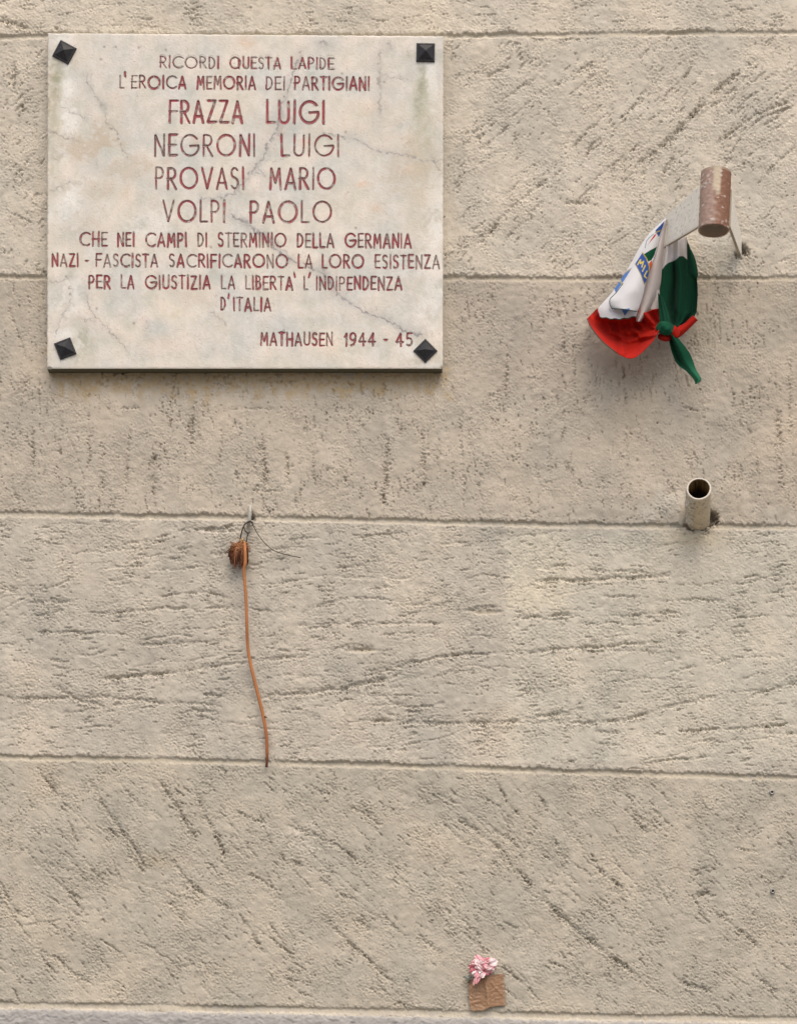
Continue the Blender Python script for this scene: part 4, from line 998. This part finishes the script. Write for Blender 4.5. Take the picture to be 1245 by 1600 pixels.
# ------------------------------------------------------------------ stub pipe
def build_pipe():
    tip = np.array(W(1091.3, 763.5, 0.082)); base = np.array(W(1089.0, 818, -0.02))
    ax = base - tip; L = np.linalg.norm(ax); ax /= L
    u = np.cross(ax, np.array([0, 1, 0.0])); u /= np.linalg.norm(u); v = np.cross(ax, u)
    R, r_in = 0.0190, 0.0165
    na, nt = 90, 80; ang = np.linspace(0, 2 * np.pi, na, endpoint=False)
    ringp = lambda t, rad: tip + ax * (t * L) + np.asarray(rad).reshape(-1, 1) * (np.cos(ang)[:, None] * u + np.sin(ang)[:, None] * v)
    nz = fnoise((nt, 4 * na), 1, 3, 14, 601)[:, :na]; nb = fnoise((nt, 4 * na), 1, 10, 50, 602)[:, :na]
    s = (ringp(0, R)[:, 0] - tip[0]) / R
    rings, cols = [], []
    for k in range(nt):
        t = k / (nt - 1)
        rr = R * np.ones(na) + 0.0004 * nz[k] * (s < -0.2) * min(1, t * 6) + 0.0012 * np.clip(nb[k] + 0.4, 0, 2) * (s < -0.35) * min(1, t * 5)
        if k == 0: rr = rr - 0.0006
        rings.append(ringp(t, rr))
        c = np.ones((na, 3)) * np.array([0.56, 0.48, 0.345]) * (1 + 0.04 * nb[k])[:, None]
        m = sstep(0.0, 1.0, nz[k] + 0.9 * (s < -0.25) - 1.0)[:, None] * 0.8; c = c * (1 - m) + m * np.array([0.30, 0.27, 0.21])
        m = (sstep(1.9, 2.4, nz[k] + 0.2))[:, None] * 0.6; c = c * (1 - m) + m * np.array([0.2, 0.14, 0.09])
        m = ((s < -0.45) * sstep(-0.5, 0.8, -nz[k]))[:, None] * 0.6; c = c * (1 - m) + m * np.array([0.58, 0.57, 0.53])
        e = math.exp(-t / 0.025); c = c * (1 - e) + e * np.array([0.62, 0.575, 0.49])
        cols.append(c)
    inn = [0.0, 0.02, 0.08, 0.2, 0.35, 0.6, 1.0]; ni = fnoise((len(inn), 4 * na), 1, 3, 30, 603)[:, :na]
    for k, t in enumerate(inn):
        rings.insert(0, ringp(t, r_in * np.ones(na) - 0.0006 * np.clip(ni[k], 0, 2) * (t > 0.01)))
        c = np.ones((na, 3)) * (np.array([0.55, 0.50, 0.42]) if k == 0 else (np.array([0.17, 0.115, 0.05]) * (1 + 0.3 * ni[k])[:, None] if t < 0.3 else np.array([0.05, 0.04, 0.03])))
        cols.insert(0, c)
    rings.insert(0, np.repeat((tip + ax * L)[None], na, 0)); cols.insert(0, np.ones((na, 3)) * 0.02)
    mb = MB(); mb.grid(np.array(rings)[:, ::-1], np.vstack([c[::-1] for c in cols]), wrap=True)
    o = mb.build("stub_pipe", M_paintedsteel)
    tag(o, "short cream pipe stub jutting from a wall joint, open end up", "pipe")
build_pipe()

# ------------------------------------------------------------------ hook, wire and dried flower
def build_hook():
    mb = MB()
    pts = catmull([W(391.5, 792, -0.008), W(391.5, 792.5, 0.006), W(391.3, 795, 0.013), W(390.6, 804, 0.015), W(389.6, 814, 0.014), W(388.6, 820, 0.010), W(388.4, 822, 0.004)], 40)
    mb.tube(pts, 0.0028, 12)
    tag(mb.build("wall_hook", M_hook), "pale metal hook in the wall joint holding the dried flower wire", "hook")
    mb = MB()
    wr = lambda P, r: mb.tube(catmull([W(*p) for p in P], 60), r, 6)
    wr([(383, 818.5, 0.012), (387, 816.5, 0.017), (390, 816, 0.0185), (393.5, 815.5, 0.017), (396, 818, 0.010), (393, 822, 0.006), (388, 819, 0.008), (386, 817, 0.016), (391, 814, 0.019), (393.5, 817, 0.016), (402, 833, 0.012), (413, 847.6, 0.010), (425.6, 858.8, 0.009), (434.6, 863, 0.008), (442, 865.3, 0.006), (455, 868.5, 0.005), (470, 871.2, 0.004)], 0.0007)
    wr([(384, 818, 0.012), (380.8, 822.5, 0.013), (378, 831, 0.013), (375.5, 842, 0.012), (374.5, 849, 0.012)], 0.0011)
    wr([(380.8, 822.5, 0.013), (383.5, 829, 0.014), (387, 832.8, 0.014), (390.5, 832, 0.013)], 0.0011)
    wr([(388, 833, 0.014), (386.5, 839, 0.014), (384.5, 850, 0.013)], 0.0009)
    wr([(393.5, 812, 0.006), (396.5, 809.5, 0.009), (395.5, 806, 0.010), (393, 809, 0.013)], 0.0012)
    tag(mb.build("wire", M_wire), "thin dark wire twisted round the pale hook with one long loose end", "wire")

    root = empty("dried_flower", W(381, 846, 0.01), "withered brown carnation hanging from the wire, long bare orange stem", "dried flower")
    r = np.random.default_rng(91)
    mb = MB()
    # withered petals: narrow crumpled strips fanning down from the calyx
    for i in range(170):
        f = r.uniform(-1, 1); ln = r.uniform(0.45, 1.0)
        x0, y0 = 376 + 5 * f + r.normal(0, 1), 849 + r.normal(0, 1.5)
        xm = 373 + 15 * f + r.normal(0, 1.2); ym = 849 + r.uniform(9, 20)
        xe = 373.5 + 12 * f + r.normal(0, 3.0); ye = 852 + 39 * (0.35 + 0.65 * ln ** 1.5) * (1 - 0.18 * max(0, -f) ** 2)
        dd = 0.009 + 0.011 * math.sqrt(max(0, 1 - f * f)) * r.uniform(0.3, 1.0)
        ctr = catmull([(x0, y0, dd * 0.9), (xm, ym, dd + 0.003), (xe, ye, dd)], 12)
        wd = r.uniform(0.45, 1.25) * np.interp(np.linspace(0, 1, 12), [0, .3, .8, 1], [.5, 1, .8, .25])
        tw = r.uniform(-1.2, 1.2) + np.linspace(0, r.normal(0, 1.2), 12)
        A = ctr.copy(); Bq = ctr.copy()
        A[:, 0] -= wd * np.cos(tw); Bq[:, 0] += wd * np.cos(tw); A[:, 2] += 0.001 * wd * np.sin(tw); Bq[:, 2] -= 0.001 * wd * np.sin(tw)
        G = np.stack([A, ctr + np.array([0, 0, 0.0006]), Bq], 1)
        tone = r.choice(4, p=[.34, .30, .2, .16])
        base = np.array([(0.125, 0.042, 0.022), (0.19, 0.066, 0.030), (0.07, 0.022, 0.013), (0.27, 0.115, 0.052)][tone])
        mb.grid(Wn(G[..., 0], G[..., 1], G[..., 2]), np.repeat((base * np.linspace(1.15, 0.75, 12)[:, None]), 3, 0))
    for i in range(55):
        f = r.uniform(-1, 1)
        p = [(375 + 9 * f, 851 + r.normal(0, 1.5), 0.016), (373 + 15 * f + r.normal(0, 2), 862 + r.normal(0, 5), 0.022 * r.uniform(.6, 1.05)), (374 + 12 * f + r.normal(0, 2.5), 850 + r.uniform(10, 42), 0.018 * r.uniform(.4, 1))]
        tone = np.array([(0.25, 0.10, 0.05), (0.14, 0.045, 0.025), (0.34, 0.16, 0.08)][r.integers(3)])
        mb.tube(catmull([W(*q) for q in p], 8), np.linspace(0.0005, 0.00025, 8), 4, tone)
    # dry bristles sticking out round the top and the sides
    for i in range(80):
        a = math.radians(r.uniform(140, 400)); ln = r.uniform(9, 20) * (0.62 + 0.38 * abs(math.cos(a)))
        x0, y0 = 374 + r.normal(0, 4), 856 + r.normal(0, 3)
        xe, ye = x0 + math.cos(a) * ln, y0 + math.sin(a) * ln * 0.75
        p = [(x0, y0, 0.021), ((x0 + xe) / 2 + r.normal(0, 1), (y0 + ye) / 2 - r.uniform(0, 2), 0.022), (xe, ye + r.uniform(0, 3), 0.018 * r.uniform(.5, 1.2))]
        mb.tube(catmull([W(*q) for q in p], 8), np.linspace(0.0008, 0.00025, 8), 5, np.array([0.34, 0.15, 0.065]) * r.uniform(0.45, 1.25))
    mb.build("bloom", M_dry, root)
    mb = MB()
    for cdx in (-2.0, 1.6):
        mb.tube(catmull([W(377 + cdx, 842, 0.011), W(379 + cdx, 848, 0.013), W(379 + cdx, 853, 0.013)], 8), 0.0016, 8, np.array([0.40, 0.27, 0.12]))
    mb.build("calyx", M_dry, root)
    mb = MB()
    sp_ = [(382.5, 847, 0.021), (383.3, 862, 0.025), (383.3, 880, 0.025), (381.5, 893, 0.023), (384.2, 930, 0.020), (385.4, 960, 0.018), (386.2, 985, 0.016), (387.4, 1010, 0.014), (391, 1034, 0.013), (398, 1064, 0.012), (406, 1096, 0.011), (412.5, 1124, 0.010), (416.5, 1151, 0.008), (417.6, 1178, 0.006), (416.5, 1199, 0.004)]
    P = catmull([W(*q) for q in sp_], 160)
    t = np.linspace(0, 1, 160)
    w = np.interp(t, [0, .1, .3, .5, .75, .92, 1], [1.8, 2.7, 2.4, 2.5, 2.8, 2.4, 1.9]) / 1000
    c0, c1, c2 = np.array([0.40, 0.165, 0.062]), np.array([0.33, 0.12, 0.045]), np.array([0.10, 0.035, 0.018])
    k1 = sstep(0.75, 0.9, t)[:, None]; col = c0 * (1 - k1) + c1 * k1; k2 = sstep(0.90, 0.99, t)[:, None]; col = col * (1 - k2) + c2 * k2
    col = col * (1 + 0.12 * np.sin(t * 41) * np.sin(t * 17 + 1))[:, None]
    dk = np.exp(-((t - 0.46) / 0.03) ** 2)[:, None] * 0.45; col = col * (1 - dk) + np.array([0.20, 0.07, 0.03]) * dk
    mb.tube(P, w, 10, col)
    mb.tube(catmull([W(413.5, 1120, 0.012), W(416, 1120.5, 0.013), W(417.2, 1122, 0.013)], 6), [0.001, 0.0012, 0.0012, 0.0011, 0.0008, 0.0004], 6, np.array([0.05, 0.03, 0.02]))
    mb.build("stem", M_dry, root)
build_hook()

# ------------------------------------------------------------------ pink flower taped to the wall
P8 = lambda x, y: (690 + x / 8.3, 1470 + y / 8.3)
def build_tape():
    nr, nc = 110, 100
    T = catmull(np.array([P8(*p) for p in ((340, 512), (440, 490), (560, 470), (680, 440), (800, 428))]), nc)
    B = catmull(np.array([P8(*p) for p in ((368, 896), (440, 905), (560, 895), (640, 858), (828, 838))]), nc)
    v = np.linspace(0, 1, nr)[:, None]; u = np.linspace(0, 1, nc)[None, :]
    X = T[None, :, 0] * (1 - v) + B[None, :, 0] * v; Y = T[None, :, 1] * (1 - v) + B[None, :, 1] * v
    X = X + 0.5 * np.sin(9 * v + 2) * (u - 0.5) + 0.35 * np.sin(23 * v)
    x, y = (X - 690) * 8.3, (Y - 1470) * 8.3
    D = 0.0030 + 0.0032 * np.exp(-((x - 585 - 20 * v) / 42) ** 2) * (1 - 0.45 * v)
    nn = fnoise((nr * 2, nc * 2), 1, 10, 40, 701)[:nr, :nc]; D = D + 0.00018 * nn + 0.0008 * np.sin(2.2 * u + 1.2 * v)
    for cr, a in (([(360, 745), (500, 742)], .0008), ([(400, 812), (530, 765)], .0010), ([(640, 540), (700, 610), (800, 720)], .0010), ([(560, 560), (600, 680), (605, 830)], .0014), ([(430, 520), (380, 640)], .0008), ([(690, 700), (720, 840)], .0008), ([(640, 530), (670, 580)], .0014)):
        d = seg_dist(x, y, cr); D = D + 0.5 * a * np.exp(-(d / 16) ** 2)
    c = np.ones((nr, nc, 3)) * np.array([0.285, 0.165, 0.090]) * (1 + 0.05 * nn)[..., None]
    m = 0.28 * np.exp(-(seg_dist(x, y, [(552, 480), (590, 640), (605, 840)]) / 10) ** 2)[..., None]; c = c * (1 - m) + m * np.array([0.46, 0.34, 0.23])
    m = 0.35 * sstep(810, 880, y)[..., None]; c = c * (1 - m) + m * np.array([0.40, 0.26, 0.155])
    m = 0.3 * (sstep(0.94, 1, u) + 0 * v)[..., None]; c = c * (1 - m) + m * np.array([0.42, 0.33, 0.24])
    G = np.stack([X, Y, D], -1); P = Wn(G[..., 0], G[..., 1], G[..., 2])
    mb = MB(); mb.grid(P, c.reshape(-1, 3))
    Q = P.copy(); Q[..., 1] += 0.0004; mb.add(Q, grid_faces(nr, nc)[:, ::-1], c.reshape(-1, 3))
    for sl in ((slice(None), 0), (slice(None), -1), (0, slice(None)), (-1, slice(None))):
        mb.grid(np.stack([P[sl], Q[sl]], 0), np.vstack([c[sl], c[sl]]))
    tag(mb.build("packing_tape", M_tape), "wrinkled piece of brown packing tape stuck low on the wall above the grey foot", "tape")

    root = empty("pink_flower", W(753, 1530, 0.004), "pink and white carnation stuck to the wall with brown tape", "flower")
    r = np.random.default_rng(33)
    mb = MB()
    cx, cy = 754, 1511
    def petal(a, ln, wd, d0, lift, tone):
        n, m = 14, 9
        t = np.linspace(0, 1, n)[:, None]; s = np.linspace(-1, 1, m)[None, :]
        w = wd * np.interp(t, [0, .35, .8, 1], [.22, .62, 1.0, .72])
        ca, sa = math.cos(a), math.sin(a)
        curl = r.uniform(-.6, .6)
        R = ln * t * (1 - 0.10 * s * s * t + 0.05 * np.sin(s * 7 + curl * 9) * t)
        S = s * w + curl * 3 * t * t
        X = cx + ca * R - sa * S; Y = cy + (sa * R + ca * S) * 0.92
        D = d0 + lift * (t - 0.8 * t * t) + 0.0025 * (s * s) * t * (1 if curl > 0 else -1) + 0.0012 * np.sin(s * 6 + a * 3) * t
        tip = np.array([(0.80, 0.62, 0.62), (0.78, 0.40, 0.43), (0.82, 0.72, 0.72), (0.66, 0.17, 0.21)][tone]); bas = np.array([0.55, 0.10, 0.14])
        k = sstep(0.05, 0.6, t + 0.1 * np.abs(s))[..., None]
        c = bas * (1 - k) + tip * k
        P = Wn(X, Y, np.maximum(D, 0.003))
        mb.grid(P, c.reshape(-1, 3)); Q = P.copy(); Q[..., 1] += 0.0003; mb.add(Q, grid_faces(n, m)[:, ::-1], c.reshape(-1, 3))
    # big outer petals first, then shorter ones nearer the viewer
    spread = [(-172, 23), (-155, 20), (-135, 25), (-118, 25), (-100, 20), (-78, 19), (-55, 21), (-38, 27), (-20, 27), (-5, 24), (12, 23), (35, 20), (60, 17), (85, 17), (105, 20), (125, 20), (142, 22), (160, 23), (178, 24)]
    for i, (a, ln) in enumerate(spread):
        petal(math.radians(a + r.normal(0, 6)), ln * 0.88 * r.uniform(.88, 1.08), r.uniform(5.5, 9), 0.008, r.uniform(.006, .016), (1, 0, 2, 1, 0, 3)[i % 6])
    for i in range(26):
        cx, cy = 754 + r.uniform(-9, 9), 1511 + r.uniform(-7, 8)
        petal(r.uniform(-math.pi, math.pi), r.uniform(8, 15), r.uniform(2.8, 5.4), 0.015, r.uniform(.004, .018), int(r.choice(4, p=[.35, .3, .2, .15])))
    cx, cy = 752, 1511
    for a, ln in ((98, 30), (108, 33), (92, 25)): petal(math.radians(a + 6), ln, 3.2, 0.015, 0.004, 1)
    mb.build("bloom", M_petal, root)
    mb = MB()
    mb.tube(catmull([W(735, 1526, 0.006), W(731, 1529, 0.008), W(726, 1526, 0.007), W(723.5, 1527, 0.005)], 14), np.linspace(.0018, .0009, 14), 7, np.array([0.16, 0.18, 0.16]))
    mb.tube(catmull([W(733, 1527, 0.008), W(734, 1531, 0.008), W(732, 1535, 0.005)], 10), np.linspace(.0015, .001, 10), 7, np.array([0.12, 0.13, 0.11]))
    mb.build("leaf", M_dry, root)
    mb = MB()
    mb.tube(catmull([W(756, 1516, 0.008), W(760, 1530, 0.005), W(762, 1550, 0.0035), W(762, 1570, 0.003)], 20), 0.0016, 7, np.array([0.12, 0.18, 0.07]))
    mb.build("stem", M_dry, root)
build_tape()

# ------------------------------------------------------------------ two small anchor sleeves near the right edge
def build_anchor(px, py, label):
    root = empty("wall_anchor", W(px, py, 0), label, "wall anchor", "small round anchors near the right edge")
    mb = MB(); a = np.linspace(0, 2 * np.pi, 28, endpoint=False)
    ring = lambda rad, d: np.stack([(px - 622.5) / 1000 + rad * np.cos(a), np.full(28, -d), CAMZ + RISE + (800 - py) / 1000 + rad * np.sin(a)], -1)
    mb.grid(np.array([ring(.0036, -.01), ring(.0036, .0034), ring(.0032, .0042), ring(.0019, .0040), ring(.0017, .0032), ring(.0017, -.01)]), wrap=True)
    mb.build("collar", M_metal, root)
    mb = MB(); mb.grid(np.array([ring(.00175, .0022), ring(.00002, .0020)]), wrap=True); mb.build("bore_shade", M_dark, root)  # black disc standing in for the shade inside the collar
build_anchor(1205, 1238, "small round metal anchor near the right edge, below the fourth joint")
build_anchor(1206.3, 1392.5, "small round metal anchor near the right edge, the lower one in rough plaster")
